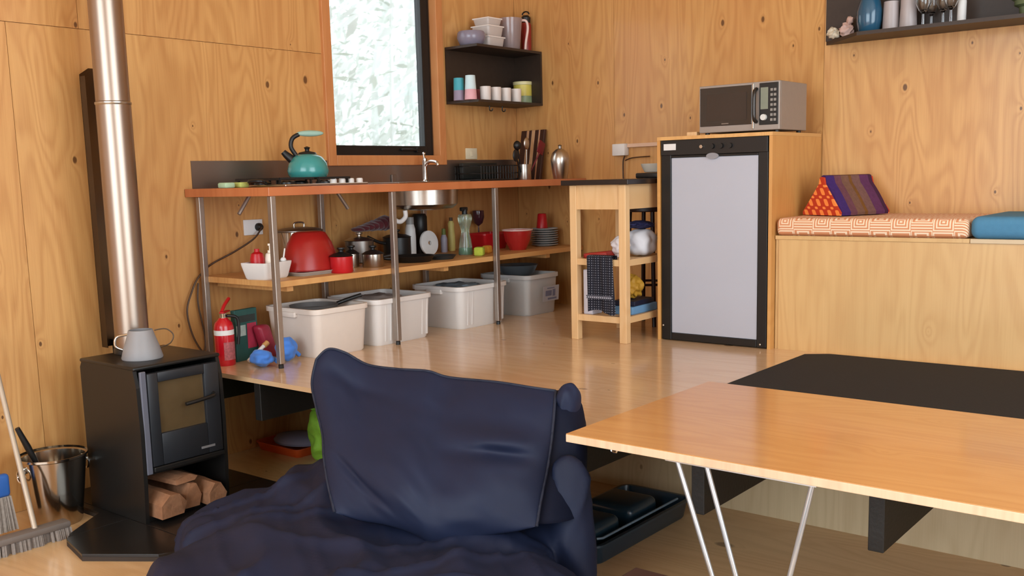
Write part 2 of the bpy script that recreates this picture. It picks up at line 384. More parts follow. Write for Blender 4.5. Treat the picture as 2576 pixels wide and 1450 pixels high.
t = B(); tube(t, curve([(0.278, 0.155, 0.515), (0.312, 0.13, 0.512), (0.318, 0.05, 0.505), (0.314, -0.01, 0.50)], 5), 0.009, 8); mk('handle', t, BLACKP, dr, 60)
t = B(); box(t, 0.262, 0.276, -0.196, -0.168, 0.215, 0.668, 0.004); mk('trim_strip', t, STLIT, ST)
t = B(); box(t, 0.246, 0.285, -0.165, 0.19, 0.222, 0.243, 0.004); mk('ash_lip', t, BLACKM, ST)
t = B(); box(t, 0.278, 0.281, 0.075, 0.145, 0.272, 0.282); mk('maker_plate', t, M('plate_silver', '#a9a9ad', 0.35, 0.6), dr)
LOG = M('split_log', '#94684a', 0.85, var=0.5, scale=24, bump=0.4, bscale=40)
for k, (y, w_, h_, x1, a, seed, lab) in enumerate(((-0.112, 0.135, 0.105, 0.325, 0.02, 1, 'large split firewood log at the left of the stove log store'), (0.012, 0.085, 0.115, 0.285, 0.0, 2, 'split firewood log in the middle of the stove log store'), (0.115, 0.095, 0.10, 0.335, -0.05, 3, 'pale split firewood log at the right of the stove log store'), (-0.02, 0.12, 0.035, 0.27, 0.08, 4, 'thin split firewood stick on top of the stove logs'))):
    rr_ = random.Random(seed*9); t = B()
    sec = [(-w_/2, 0.0), (w_*0.35, 0.0), (w_/2, h_*0.45), (w_*0.2, h_*0.95), (-w_*0.15, h_), (-w_*0.46, h_*0.55)]
    rows_ = []
    for q_ in range(6):
        xx = -0.17+0.34*q_/5; rows_.append([t.verts.new((xx+rr_.uniform(-.006, .006), yy*(1-0.04*rr_.random()), max(0, zz*(1-0.08*rr_.random())))) for yy, zz in sec])
    t.faces.new(rows_[0][::-1]); t.faces.new(rows_[-1])
    for A_, B_ in zip(rows_, rows_[1:]):
        for q_ in range(6): t.faces.new((A_[q_], A_[(q_+1) % 6], B_[(q_+1) % 6], B_[q_]))
    z_ = 0.0515 if k < 3 else 0.0515+0.117
    tag(mk('firewood_log', t, LOG, loc=(0.475+x1-0.17, 2.43+y, z_), rz=a), lab, 'log', 'firewood in the stove base')

FX, FY = 0.365, 2.435
flue = thing('stove_flue', 'tall brushed steel flue pipe rising from the stove', 'flue', (FX, FY, 0.722))
FLUE = M('flue_steel', '#a39385', 0.36, 1.0, var=0.06, scale=6)
t = B(); lathe(t, [(0.0755, 0.0), (0.0755, 1.13)], 40); mk('flue_lower', t, FLUE, flue, 40)
t = B(); lathe(t, [(0.0735, 1.13), (0.0735, ZC-0.724)], 40); mk('flue_upper', t, FLUE, flue, 40)
t = B(); lathe(t, [(0.0755, 1.122), (0.0785, 1.126), (0.0785, 1.134), (0.0735, 1.138)], 40); mk('joint_band', t, STEEL, flue, 40)
t = B(); lathe(t, [(0.084, 0.0), (0.084, 0.02), (0.0757, 0.03)], 32); mk('flue_collar', t, BLACKM, flue, 40)
sh = B()
pts = [(0.0, 0.0, 0.0), (0.0, 0.0, 1.285)]
def plate(bm, poly, x0, x1):
    a = [bm.verts.new((x0, y, z)) for y, z in poly]; b = [bm.verts.new((x1, y, z)) for y, z in poly]; n = len(poly)
    bm.faces.new(a); bm.faces.new(b)
    for k in range(n): bm.faces.new((a[k], a[(k+1) % n], b[(k+1) % n], b[k]))
plate(sh, [(0, 0), (0.12, 0), (0.12, 1.31), (0.045, 1.31), (0.0, 1.28)], 0.0, 0.003)
box(sh, 0.0, 0.05, 0.0, 0.003, 0.0, 1.27); box(sh, 0.0, 0.05, 0.117, 0.12, 0.0, 1.27)
shield = thing('flue_heat_shield', 'narrow dark glossy metal heat shield standing behind the flue', 'heat shield', (0.09, 2.435, 0.722))
mk('shield_plate', sh, M('dark_shield_metal', '#5a5048', 0.18, 1.0, var=0.2, scale=3), shield)
for z in (0.08, 1.20):
    t = B(); box(t, -0.089, 0.0, 0.05, 0.08, z, z+0.03); mk('wall_bracket', t, BLACKM, shield)
t = B(); box(t, 0.003, 0.03, 0.05, 0.08, -0.691, 0.03); mk('foot', t, BLACKM, shield)

P = Vector((0.548, 2.372, 0.7215))
jug = thing('enamel_jug', 'grey conical jug with wire handle on the stove top', 'jug', P)
t = B(); lathe(t, shell([(0.087, 0), (0.089, 0.006), (0.077, 0.05), (0.060, 0.10), (0.052, 0.128)], 0.004), 32); mk('jug_body', t, M('frosted_grey', '#8d8b8c', 0.5, var=0.04), jug, 40)
t = B(); tube(t, curve([(0.03, 0.05, 0.122), (0.06, 0.09, 0.125), (0.075, 0.115, 0.095), (0.07, 0.10, 0.06), (0.055, 0.06, 0.045)], 5), 0.003, 6); mk('wire_handle', t, STEELD, jug, 60)
t = B(); tube(t, curve([(-0.03, -0.045, 0.11), (-0.055, -0.085, 0.10), (-0.06, -0.09, 0.06), (-0.045, -0.06, 0.04)], 5), 0.006, 8); mk('side_handle', t, CHROME, jug, 60)

# steel bucket with an ash scoop standing in it
P = Vector((0.285, 2.055, 0.0))
bk = thing('steel_bucket', 'shiny stainless steel bucket with ring handles beside the stove', 'bucket', (P.x, P.y, 0.0))
t = B(); lathe(t, shell([(0.098, 0), (0.103, 0.01), (0.122, 0.16), (0.138, 0.30), (0.147, 0.305), (0.147, 0.315)], 0.003), 40); mk('bucket_body', t, M('polished_steel', '#b5aa9c', 0.14, 1.0, var=0.04), bk, 40)
for s in (-1, 1):
    t = B(); box(t, -0.025, 0.025, s*0.138-0.006, s*0.138+0.006, 0.255, 0.285, 0.004); tube(t, [(0.03*math.cos(a), s*(0.148), 0.245+0.03*math.sin(a)) for a in np.linspace(0, 2*math.pi, 16)[:-1]], 0.005, 6, closed=True); mk('ring_handle', t, CHROME, bk, 50)
a = at_x(42, 1076, P.x+0.02); b_ = Vector((P.x+0.02, P.y+0.0, 0.085))
sc_ = thing('ash_scoop', 'black-handled ash scoop leaning inside the steel bucket', 'scoop', b_)
d = a-b_
t = B(); tube(t, [d*0.45, d*0.75, d*0.99], 0.013, 10, taper=(0.7, 1.1, 0.8)); mk('grip', t, BLACKP, sc_, 60)
t = B(); tube(t, [d*0.0, d*0.46], 0.007, 8); box(t, -0.04, 0.04, -0.03, 0.03, -0.062, 0.01, 0.004); mk('blade', t, BLACKM, sc_, 60)

# broom leaning in the corner, blue hand brush
hx = 0.50
br = thing('push_broom', 'grey-bristled broom with long pale handle leaning at the left wall', 'broom', (hx, 1.83, 0.0))
t = B(); box(t, -0.03, 0.035, -0.24, 0.16, 0.045, 0.075, 0.01); mk('broom_head', t, M('broom_grey', '#6f655e', 0.7), br, 40)
t = B(); rn = random.Random(5)
for k in range(420):
    x = rn.uniform(-0.026, 0.03); y = rn.uniform(-0.235, 0.155); w = 0.004
    v = [t.verts.new(q) for q in ((x-w, y-w, 0.046), (x+w, y+w, 0.046), (x*1.25+w, y*1.02+w, 0.0), (x*1.25-w, y*1.02-w, 0.0))]; t.faces.new(v)
tag(mk('bristles', t, M('broom_bristle', '#857a72', 0.9, var=0.3, scale=90), br), kind='stuff')
p0 = Vector((0.0, 0.02, 0.07)); p1 = at_x(4, 985, 0.18)-Vector((hx, 1.83, 0)); dd = (p1-p0)
t = B(); tube(t, [p0, p0+dd*1.42], 0.0115, 10); mk('broom_handle', t, M('pale_handle', '#bcae9c', 0.35, 0.3), br, 60)
q = at_x(22, 1325, 0.33)
hbx = thing('hand_brush', 'blue hand brush with grey bristles standing against the broom', 'brush', (0.30, q.y-0.02, 0.031 if q.y > 1.64 else 0.0))
t = B(); box(t, -0.02, 0.02, -0.055, 0.05, 0.15, 0.25, 0.015, 3); tube(t, curve([(0, -0.0, 0.24), (0, -0.02, 0.32), (0, -0.05, 0.40)], 4), 0.016, 8); mk('brush_handle', t, M('blue_brush_plastic', '#2f5fa8', 0.4), hbx, 50)
t = B()
for k in range(160):
    y = rn.uniform(-0.05, 0.048); x = rn.uniform(-0.018, 0.018); w = 0.004
    t.faces.new([t.verts.new(qq) for qq in ((x-w, y-w, 0.152), (x+w, y+w, 0.152), (x*1.5+w, y*1.35+w, 0.0), (x*1.5-w, y*1.35-w, 0.0))])
tag(mk('bristles', t, M('brush_bristle', '#958a80', 0.9, var=0.3, scale=90), hbx), kind='stuff')

# ================================================================== KITCHEN BENCH
WZ0, WZ1, WX = 1.420, 1.462, 0.70
wt = thing('kitchen_worktop', 'long reddish timber kitchen worktop on metal legs along the window wall', 'worktop', (0, 0, 0))
yb_at = lambda x: YB-x*(YB-YR)/XC
t = B(); prism(t, [(0.006, 3.0), (WX, 3.0), (WX, yb_at(WX)-0.004), (0.006, yb_at(0)-0.004)], WZ0, WZ1, 0.002); mk('timber_top', t, COUNTER, wt)
post = None
def leg(x, y, w=0.030):
    t = B(); box(t, x-w/2, x+w/2, y-w/2, y+w/2, PL+0.022, WZ0, 0.003); l = mk('leg', t, ALU, wt)
    f = B(); lathe(f, [(0.013, 0), (0.013, 0.018), (0.009, 0.022)], 14, x, y, PL); mk('foot', f, BLACKP, l)
for y in (2.995+0.03, 3.83, 4.70, 5.55): leg(0.685, y)
for y in (3.05, 3.86, 4.72): leg(0.06, y)
for ya, dy in ((3.07, 0.07), (3.80, -0.07)):
    t = B(); tube(t, [(0.36, ya, WZ0-0.09), (0.36, ya+dy, WZ0-0.001)], 0.010, 8); mk('brace', t, ALU, wt)
SZ = 1.003
sh = thing('under_shelf', 'long wooden shelf board fixed below the kitchen worktop', 'shelf', (0, 0, 0))
t = B(); prism(t, [(0.006, 3.06), (0.664, 3.06), (0.664, yb_at(0.67)-0.006), (0.006, yb_at(0)-0.006)], SZ-0.030, SZ, 0.002); mk('shelf_board', t, SHELFW, sh)
for y in (3.15, 4.30, 5.30):
    t = B(); box(t, 0.05, 0.63, y-0.02, y+0.02, SZ-0.058, SZ-0.0305); mk('batten', t, SHELFW, sh)
t = B(); box(t, 0.001, 0.005, 3.05, 5.77, WZ1+0.0005, 1.607)
tag(mk('splashback', t, M('splash_steel', '#8e8178', 0.32, 0.9, var=0.08, scale=4)), 'low brushed steel splashback strip behind the worktop', 'splashback')

# gas hob
hob = thing('gas_hob', 'gas hob with black cast grates and four white knobs in the worktop', 'hob', (0.36, 3.45, WZ1))
t = B(); box(t, -0.23, 0.23, -0.26, 0.30, 0.0, 0.012, 0.004); mk('hob_plate', t, STEEL, hob)
for y in (-0.13, 0.12):
    for xx in (-0.12, 0.08):
        t = B(); lathe(t, [(0.045, 0.012), (0.045, 0.022), (0.03, 0.03), (0, 0.031)], 20, xx, y); mk('burner', t, BLACKM, hob, 40)
    t = B()
    for xx in (-0.2, -0.12, -0.02, 0.08, 0.16): box(t, xx-0.005, xx+0.005, y-0.11, y+0.11, 0.036, 0.046)
    for yy in (-0.11, 0, 0.11): box(t, -0.2, 0.16, y+yy-0.005, y+yy+0.005, 0.034, 0.044)
    for xx in (-0.19, 0.15):
        for yy in (-0.10, 0.10): box(t, xx-0.005, xx+0.005, y+yy-0.005, y+yy+0.005, 0.012, 0.036)
    mk('grate', t, BLACKM, hob)
t = B(); tube(t, curve([(0.06, -0.25, 0.02), (0.09, -0.30, 0.03), (0.02, -0.32, 0.03), (-0.02, -0.27, 0.02)], 5), 0.009, 8); mk('burner_loop', t, BLACKM, hob, 50)
for k in range(4):
    p = at_x(838+22*k, 446, 0.50); t = B(); lathe(t, [(0.0185, 0.012), (0.0185, 0.030), (0.015, 0.036), (0, 0.036)], 20, 0.14, p.y-3.45); mk('knob', t, WHITEP, hob, 40)

P = at_z(776, 443, WZ1+0.047); P = at_x(776, 443, 0.28); P.z = WZ1+0.0465
TEAL = M('teal_enamel', '#3a8d8a', 0.25, var=0.04, coat=0.4)
ket = thing('stovetop_kettle', 'teal enamel whistling kettle with pale grip on the gas hob', 'kettle', P, math.radians(55))
t = B(); lathe(t, shell([(0.098, 0), (0.107, 0.012), (0.112, 0.035), (0.103, 0.075), (0.080, 0.108), (0.052, 0.124)], 0.003), 36); mk('kettle_body', t, TEAL, ket, 40)
t = B(); lathe(t, [(0.053, 0.122), (0.045, 0.134), (0.012, 0.142), (0.012, 0.152), (0.018, 0.160), (0.0, 0.168)], 28); mk('lid', t, BLACKP, ket, 40)
t = B(); tube(t, [(-0.07, 0, 0.085), (-0.115, 0, 0.125), (-0.128, 0, 0.14)], 0.022, 12, taper=(1.2, 0.85, 0.7)); mk('spout', t, BLACKP, ket, 40)
t = B(); tube(t, curve([(-0.06, 0, 0.12), (-0.085, 0, 0.165), (-0.075, 0, 0.21), (-0.04, 0, 0.232)], 5), 0.012, 8); mk('handle_arm', t, BLACKP, ket, 50)
t = B(); blob(t, (0.02, 0, 0.236), 0.02, (3.7, 0.9, 0.85), 3); mk('grip', t, M('pale_sage_grip', '#8fae9f', 0.5), ket, 60)

# sink, tap
sk = thing('kitchen_sink', 'stainless steel sink set into the worktop under the window', 'sink', (0.38, 4.25, WZ1))
t = B()
for a in ((-0.24, 0.24, -0.30, -0.24), (-0.24, 0.24, 0.24, 0.30), (-0.24, -0.19, -0.24, 0.24), (0.19, 0.24, -0.24, 0.24)): box(t, a[0], a[1], a[2], a[3], 0.0005, 0.006, 0.002)
mk('sink_rim', t, STEEL, sk)
t = B(); box(t, -0.2, 0.2, -0.235, 0.245, 0.0065, 0.0075); mk('sink_well', t, STEELD, sk)
t = B(); lathe(t, [(0, -0.165), (0.06, -0.165), (0.17, -0.155), (0.20, -0.13), (0.205, -0.0425)], 40, 0, 0.15); mk('sink_bowl', t, STEEL, sk, 40)
t = B(); tube(t, curve([(0, -0.02, -0.16), (0, -0.02, -0.20), (0, -0.07, -0.225), (0, -0.12, -0.19), (0, -0.12, -0.06)], 5), 0.014, 10); mk('drain_trap', t, WHITEP, sk, 50)
P = at_x(1070, 450, 0.13)
tp = thing('sink_tap', 'slim chrome mixer tap behind the sink', 'tap', (0.13, P.y, WZ1))
t = B(); lathe(t, [(0.026, 0), (0.026, 0.01), (0.016, 0.018), (0.015, 0.12), (0.018, 0.13), (0.018, 0.15), (0.0, 0.155)], 18); tube(t, curve([(0.0, 0, 0.10), (0.05, -0.01, 0.13), (0.12, -0.02, 0.125), (0.135, -0.02, 0.105)], 5), 0.010, 10); mk('tap_body', t, CHROME, tp, 40)
t = B(); tube(t, [(0, 0, 0.152), (-0.015, 0.01, 0.178)], 0.007, 8); blob(t, (-0.016, 0.012, 0.182), 0.011); mk('tap_lever', t, CHROME, tp, 50)
t = B(); box(t, 0.006, 0.018, 4.49, 4.53, WZ1+0.0005, WZ1+0.055, 0.003)
tag(mk('soap_holder', t, STEELD), 'small dark steel holder against the splashback left of the tap', 'holder')

# sponges on the left end
for k, (px, c, lab) in enumerate(((511, '#a9c7a4', 'pale mint scrubbing sponge at the left end of the worktop'), (562, '#b5c069', 'yellow-green scrubbing sponge at the left end of the worktop'))):
    p = at_x(px, 470, 0.30); t = B(); box(t, -0.035, 0.035, -0.030, 0.030, 0, 0.028, 0.009, 3)
    tag(mk('scrubbing_sponge', t, M('sponge_%d' % k, c, 0.9, var=0.15, scale=60, bump=0.3), smooth=50, loc=(0.30, 3.05+0.085*k, WZ1), rz=0.1*k), lab, 'sponge', 'sponges on the worktop')

# dish rack, crock with utensils, striped board
p = at_x(1175, 446, 0.14); q = at_x(1276, 446, 0.14)
dk = thing('dish_rack', 'low black dish rack on the worktop near the corner', 'dish rack', (0.14, (p.y+q.y)/2, WZ1)); hl = (q.y-p.y)/2
t = B(); box(t, -0.12, 0.12, -hl, hl, 0, 0.012, 0.004); mk('drip_tray', t, BLACKP, dk)
t = B()
for zz in (0.05, 0.10):
    tube(t, [(-0.115, -hl+.01, zz), (0.115, -hl+.01, zz), (0.115, hl-.01, zz), (-0.115, hl-.01, zz)], 0.004, 6, closed=True)
n = 14
for k in range(n+1):
    y = -hl+.012+(2*hl-.024)*k/n
    for xx in (-0.115, 0.115): tube(t, [(xx, y, 0.012), (xx, y, 0.10)], 0.0035, 6)
mk('rack_wires', t, BLACKM, dk, 60)
t = B(); box(t, -0.10, -0.06, -hl+.03, hl-.03, 0.012, 0.125, 0.012); mk('dark_tray', t, M('dark_tray', '#1f2322', 0.4), dk, 40)
p = at_x(1303, 446, 0.24)
cr = thing('utensil_crock', 'small steel crock holding kitchen utensils beside the dish rack', 'crock', (0.30, p.y+0.0, WZ1))
t = B(); lathe(t, shell([(0.045, 0), (0.047, 0.005), (0.045, 0.06), (0.048, 0.105)], 0.002), 28); mk('crock_body', t, STEEL, cr, 40)
cx, cy = 0.30, p.y
def utensil(name, lab, dx, dy, tx, ty, L, mat, head, hmat):
    u = thing(name, lab, 'utensil', (cx+dx, cy+dy, WZ1+0.012), 0, 'utensils in the steel crock')
    e = Vector((tx, ty, 1)).normalized(); t = B(); tube(t, [(0, 0, 0), e*L], 0.0055, 8, taper=(.8, 1.1)); mk('stem', t, mat, u, 60)
    t = B()
    if head == 'spoon': blob(t, e*(L+0.035), 0.03, (0.35, 1.0, 1.4))
    elif head == 'spatula': box(t, -0.004, 0.004, -0.035, 0.035, L-0.01, L+0.08, 0.004); bmesh.ops.rotate(t, cent=(0, 0, L), matrix=Matrix.Rotation(math.atan2(-ty, 1), 3, 'X'), verts=t.verts); bmesh.ops.translate(t, vec=e*L-Vector((0, 0, L)), verts=t.verts)
    else: blob(t, e*(L+0.03), 0.032, (0.8, 0.9, 1.0))
    mk('head', t, hmat, u, 60)
utensil('ladle', 'black ladle standing in the steel crock', -0.01, -0.015, 0.05, -0.28, 0.20, BLACKP, 'ladle', BLACKP)
utensil('slotted_spoon', 'black spoon leaning left in the steel crock', 0.0, -0.02, 0.05, -0.55, 0.14, BLACKP, 'spoon', BLACKP)
utensil('serving_spoon', 'steel serving spoon upright in the steel crock', 0.015, 0.0, 0.08, -0.06, 0.20, STEEL, 'spoon', STEEL)
utensil('red_spatula', 'dark red spatula leaning right in the steel crock', 0.01, 0.02, 0.25, 0.5, 0.20, M('dark_red_handle', '#6d1420', 0.4), 'spatula', M('dark_red_handle', '#6d1420', 0.4))
# striped cutting board leaning on the back wall
pl_, pr_ = at_y(1298, 449, 5.66), at_y(1366, 447, 5.66)
w = (pr_.x-pl_.x)
cb = thing('striped_cutting_board', 'tall cutting board of dark and pale wooden stripes against the back wall', 'cutting board', (pl_.x, yb_at(pl_.x)-0.09, WZ1), ang_b)
cols = (('#3a1d12', .24), ('#b98a63', .10), ('#5a2a1b', .12), ('#c79a70', .14), ('#4a2013', .16), ('#c08c66', .06), ('#3c1a10', .18)); x = 0.0
for k, (c, fr) in enumerate(cols):
    t = B(); box(t, x, x+fr*w-0.0006, -0.011, 0.011, 0.0, 0.345, 0.0015, 1, rot=None); x += fr*w
    for v in t.verts: v.co.y += v.co.z*0.16
    mk('wood_stripe', t, M('board_stripe_%d' % (k if k in (1, 3, 5) else 0), c, 0.5, var=0.15, scale=30), cb)

# wall fittings
def plate_on_left(name, lab, cat, px, py, w, h, mat=WHITEP):
    p = at_x(px, py, 0.0); r_ = thing(name, lab, cat, (0.0005, p.y, p.z)); t = B(); box(t, 0, 0.010, -w/2, w/2, -h/2, h/2, 0.003); mk('face_plate', t, mat, r_, 40); return r_
s = plate_on_left('light_switch', 'cream wall switch plate right of the window trim', 'switch', 1184, 387, 0.115, 0.075, M('cream_plastic', '#d8cdb0', 0.5))
t = B(); box(t, 0.0095, 0.014, -0.012, 0.012, -0.018, 0.018, 0.002); mk('rocker', t, M('cream_plastic'), s)
s = plate_on_left('power_outlet', 'white power outlet with a black plug under the worktop', 'outlet', 635, 572, 0.125, 0.085)
t = B(); lathe(t, [(0.022, 0), (0.022, 0.018), (0.012, 0.034), (0, 0.034)], 16); bmesh.ops.rotate(t, cent=(0, 0, 0), matrix=Matrix.Rotation(math.pi/2, 3, 'Y'), verts=t.verts); bmesh.ops.translate(t, vec=(0.010, 0.03, 0.0), verts=t.verts); mk('plug', t, BLACKP, s, 50)
pq = Vector((0.0005, 0, 0))+at_x(635, 572, 0.0)
cd = B(); tube(cd, curve([(0.046, pq.y+0.03, pq.z), (0.06, pq.y-0.04, pq.z-0.06), (0.05, 3.25, 1.12), (0.03, 3.11, 1.06), (0.03, 3.03, 1.0), (0.03, 2.985, 0.93), (0.035, 2.945, 0.83), (0.04, 2.965, 0.70), (0.04, 3.02, 0.605), (0.03, 3.045, 0.68), (0.025, 3.02, 0.86), (0.025, 3.03, 0.97)], 8), 0.005, 6)
bmesh.ops.translate(cd, vec=-s.location, verts=cd.verts); mk('power_cord', cd, M('brown_cable', '#4a3322', 0.5), s, 60)['label'] = 'dark cord looping down the wall'

# ================================================================== THINGS ON THE UNDER SHELF
def sp(px, x, z=None):
    p = at_x(px, 640, x); return Vector((x, p.y, SZ if z is None else z))
REDT = M('translucent_red', '#d2302a', 0.3, var=0.06, trans=0.55)
# white caddy with bottles
p = sp(574, 0.46); p.y = 3.145
cdy = thing('white_caddy', 'small white plastic caddy tray at the left end of the shelf', 'caddy', p, math.radians(12))
def tray(name, par, mat, lx, ly, h, flare, t=0.004, rim=0.0, z0=0.0, ribs=0):
    """open tapered tub: outer wall, inner wall and rim in one mesh"""
    bm = B()
    def ring(ax, ay, z, r):
        out = []
        for sx, sy, a0 in ((1, 1, 0), (-1, 1, 90), (-1, -1, 180), (1, -1, 270)):
            for k in range(5):
                a = math.radians(a0+k*22.5); out.append((sx*(ax-r)+r*math.cos(a), sy*(ay-r)+r*math.sin(a), z))
        return [bm.verts.new(q) for q in out]
    r = min(lx, ly)*0.22
    R = [ring(lx*(1-flare)-.006, ly*(1-flare)-.006, z0, r*.9), ring(lx*(1-flare), ly*(1-flare), z0+.008, r), ring(lx, ly, z0+h*0.90, r)]
    if rim: R += [ring(lx+rim, ly+rim, z0+h*0.90, r+rim), ring(lx+rim, ly+rim, z0+h, r+rim)]
    else: R += [ring(lx, ly, z0+h, r)]
    R += [ring(lx-t, ly-t, z0+h, r-t), ring(lx*(1-flare)-t, ly*(1-flare)-t, z0+.012, r-t)]
    for a, b in zip(R, R[1:]):
        for k in range(20): bm.faces.new((a[k], a[(k+1) % 20], b[(k+1) % 20], b[k]))
    bm.faces.new(R[0][::-1]); bm.faces.new(R[-1])
    return mk(name, bm, mat, par, 35)
tray('caddy_tray', cdy, WHITEP, 0.085, 0.105, 0.085, 0.16)
def bottle(name, lab, p, prof, mat, capprof=None, capmat=None, pump=False, group=None, rz=0.0):
    o_ = thing(name, lab, 'bottle', p, rz, group)
    t = B(); lathe(t, prof, 22); mk('bottle_body', t, mat, o_, 40)
    if capprof: t = B(); lathe(t, capprof, 16); mk('cap', t, capmat, o_, 40)
    if pump:
        z = pump; t = B(); lathe(t, [(0.012, z), (0.012, z+.012), (0.004, z+.013), (0.004, z+.035), (0.010, z+.036), (0.010, z+.046), (0, z+.047)], 14); tube(t, [(0, 0, z+.041), (0.0, 0.035, z+.043), (0.0, 0.045, z+.034)], 0.005, 6); mk('pump_head', t, capmat, o_, 40)
    return o_
zc = SZ+0.0125
bottle('red_soap_bottle', 'round red bottle standing in the white caddy', Vector((p.x-.022, p.y-.038, zc)), [(0, 0), (0.034, 0), (0.036, 0.01), (0.036, 0.09), (0.03, 0.115), (0.014, 0.125), (0, 0.127)], REDP, [(0.013, 0.125), (0.013, 0.14), (0, 0.14)], REDP)
bottle('pump_bottle', 'white pump soap bottle in the caddy', Vector((p.x+.005, p.y+.022, zc)), [(0, 0), (0.030, 0), (0.032, 0.01), (0.031, 0.085), (0.022, 0.112), (0.012, 0.118), (0, 0.118)], M('warm_white_plastic', '#e6dccb', 0.4), None, M('warm_white_plastic'), pump=0.117)
bottle('dark_bottle', 'short dark grey bottle at the right of the white caddy', Vector((p.x-.02, p.y+.074, zc)), [(0, 0), (0.017, 0), (0.018, 0.08), (0.010, 0.092), (0, 0.092)], M('charcoal_plastic', '#2c3032', 0.4), [(0.010, 0.091), (0.010, 0.105), (0, 0.105)], M('charcoal_plastic'))
db = thing('dish_brush', 'white dish brush leaning out of the right side of the caddy', 'brush', Vector((p.x+.045, p.y+.055, zc)))
t = B(); tube(t, [(0, 0, 0), (-0.0, 0.03, 0.135)], 0.004, 8); mk('stem', t, WHITEP, db, 50)
t = B(); blob(t, (0, 0.017, 0.078), 0.015, (1, 1, .9)); mk('brush_knob', t, WHITEP, db, 50)

# stock pot behind, red translucent basin leaning in front of it
p = sp(756, 0.15)
potm = thing('stock_pot', 'large stainless stock pot with lid behind the red basin', 'pot', p)
t = B(); lathe(t, shell([(0.122, 0), (0.128, 0.006), (0.128, 0.205), (0.132, 0.208)], 0.003), 40); mk('pot_body', t, M('polished_steel'), potm, 40)
t = B(); lathe(t, [(0.133, 0.209), (0.133, 0.214), (0.10, 0.225), (0.05, 0.231), (0, 0.232)], 40); mk('lid', t, STEELD, potm, 40)
t = B(); tube(t, curve([(0, -0.035, 0.231), (0, -0.03, 0.255), (0, 0.03, 0.255), (0, 0.035, 0.231)], 5), 0.005, 8); mk('lid_handle', t, STEEL, potm, 50)
p = sp(722, 0.43); p.y = 3.455
dt = thing('clear_tray', 'frosted clear plastic tray under the upturned red bowl', 'tray', p)
tray('tray_body', dt, M('frosted_clear', '#cfc6bd', 0.35, trans=0.35), 0.15, 0.185, 0.02, 0.06, rim=0.004)
rbx = thing('red_bowl', 'large translucent red plastic bowl turned upside down on the shelf', 'bowl', p+Vector((0, 0, 0.0205)))
t = B(); lathe(t, [(0, 0.20), (0.075, 0.20), (0.10, 0.192), (0.135, 0.14), (0.165, 0.07), (0.182, 0.006), (0.188, 0.004), (0.188, 0.0), (0.180, 0.0), (0.162, 0.07), (0.132, 0.138), (0.097, 0.188), (0, 0.196)], 48, sx=0.72, sy=0.95); mk('bowl_body', t, REDT, rbx, 45)

def pan(name, lab, p, r, h, mat, lid=None, handle=None, hl=0.16, hm=BLACKP, rz=0.0, group=None, flare=1.0):
    o_ = thing(name, lab, 'pan', p, rz, group)
    t = B(); lathe(t, shell([(r*0.93/flare, 0), (r/flare, 0.006), (r, h), (r+0.004, h+0.002)], 0.003), 34); mk('pan_body', t, mat, o_, 40)
    if lid is not None:
        t = B(); lathe(t, [(r+0.004, h+0.003), (r*.7, h+0.016), (0.02, h+0.022), (0.012, h+0.026), (0.012, h+0.034), (0.022, h+0.040), (0.02, h+0.048), (0, h+0.05)], 34); mk('lid', t, lid, o_, 40)
    if handle:
        t = B(); tube(t, curve([(r, 0, h*.75), (r+.05, 0, h*.85), (r+hl, 0, h*.95+handle)], 5), 0.010, 8); mk('handle', t, hm, o_, 50)
    return o_
pan('red_saucepan', 'small red saucepan with black lid on the shelf', sp(858, 0.59), 0.060, 0.085, REDP, BLACKP, None)
pan('steel_saucepan', 'small steel saucepan beside the red saucepan', sp(884, 0.40), 0.042, 0.075, STEEL, BLACKP, 0.01, 0.08, rz=3.6)
pan('steel_saucepan', 'wider steel saucepan with black lid in front of the oven mitt', sp(938, 0.50), 0.060, 0.072, STEEL, BLACKP, 0.02, 0.09, rz=1.2)
pan('steel_casserole', 'steel casserole behind the two saucepans', sp(905, 0.20), 0.085, 0.13, STEELD, STEEL, None)
mt = thing('oven_mitt', 'dark red folded oven mitt lying over the pans', 'oven mitt', sp(935, 0.20, SZ+0.185))
t = B()
for k in range(7):
    y = -0.10+0.22*k/6; blob(t, (0, y, 0.01+0.028*k/6), 0.03+0.012*k/6, (1.8, 1.0, 0.5+0.10*k), 2, 0.15, k)
mk('mitt_body', t, M('maroon_cloth', '#4a0f16', 0.9, sheen=0.3), mt, 60)
t = B(); tube(t, [(0.02*math.cos(a), 0.155, 0.055+0.02*math.sin(a)) for a in np.linspace(0, 2*math.pi, 12)[:-1]], 0.003, 6, closed=True); mk('hanging_loop', t, M('loop_grey', '#9a948c', 0.8), mt, 60)
pan('frying_pan', 'large black frying pan lying on the shelf', sp(1040, 0.47), 0.125, 0.035, BLACKP, None, 0.03, 0.15, rz=-2.0, flare=1.2)
pan('frying_pan', 'small grey-rimmed skillet right of the black frying pan', sp(1112, 0.50), 0.085, 0.022, M('charcoal_plastic'), None, None, flare=1.2)
pan('black_saucepan', 'black saucepan behind the large frying pan', sp(1000, 0.20), 0.085, 0.13, BLACKP, BLACKP, 0.02, 0.12, rz=-1.8)
bottle('white_squeeze_bottle', 'white squeeze bottle with grey cap beside the round white lid', sp(1034, 0.14), [(0, 0), (0.033, 0), (0.035, 0.01), (0.036, 0.12), (0.033, 0.17), (0.025, 0.20), (0, 0.20)], M('bottle_white', '#cfcdca', 0.4), [(0.026, 0.20), (0.026, 0.245), (0, 0.245)], M('cap_grey', '#8f8d8a', 0.4))
dsk = thing('white_disc', 'round white lid with centre hole standing on edge by the bottles', 'lid', sp(1083, 0.22))
t = B(); n = 36
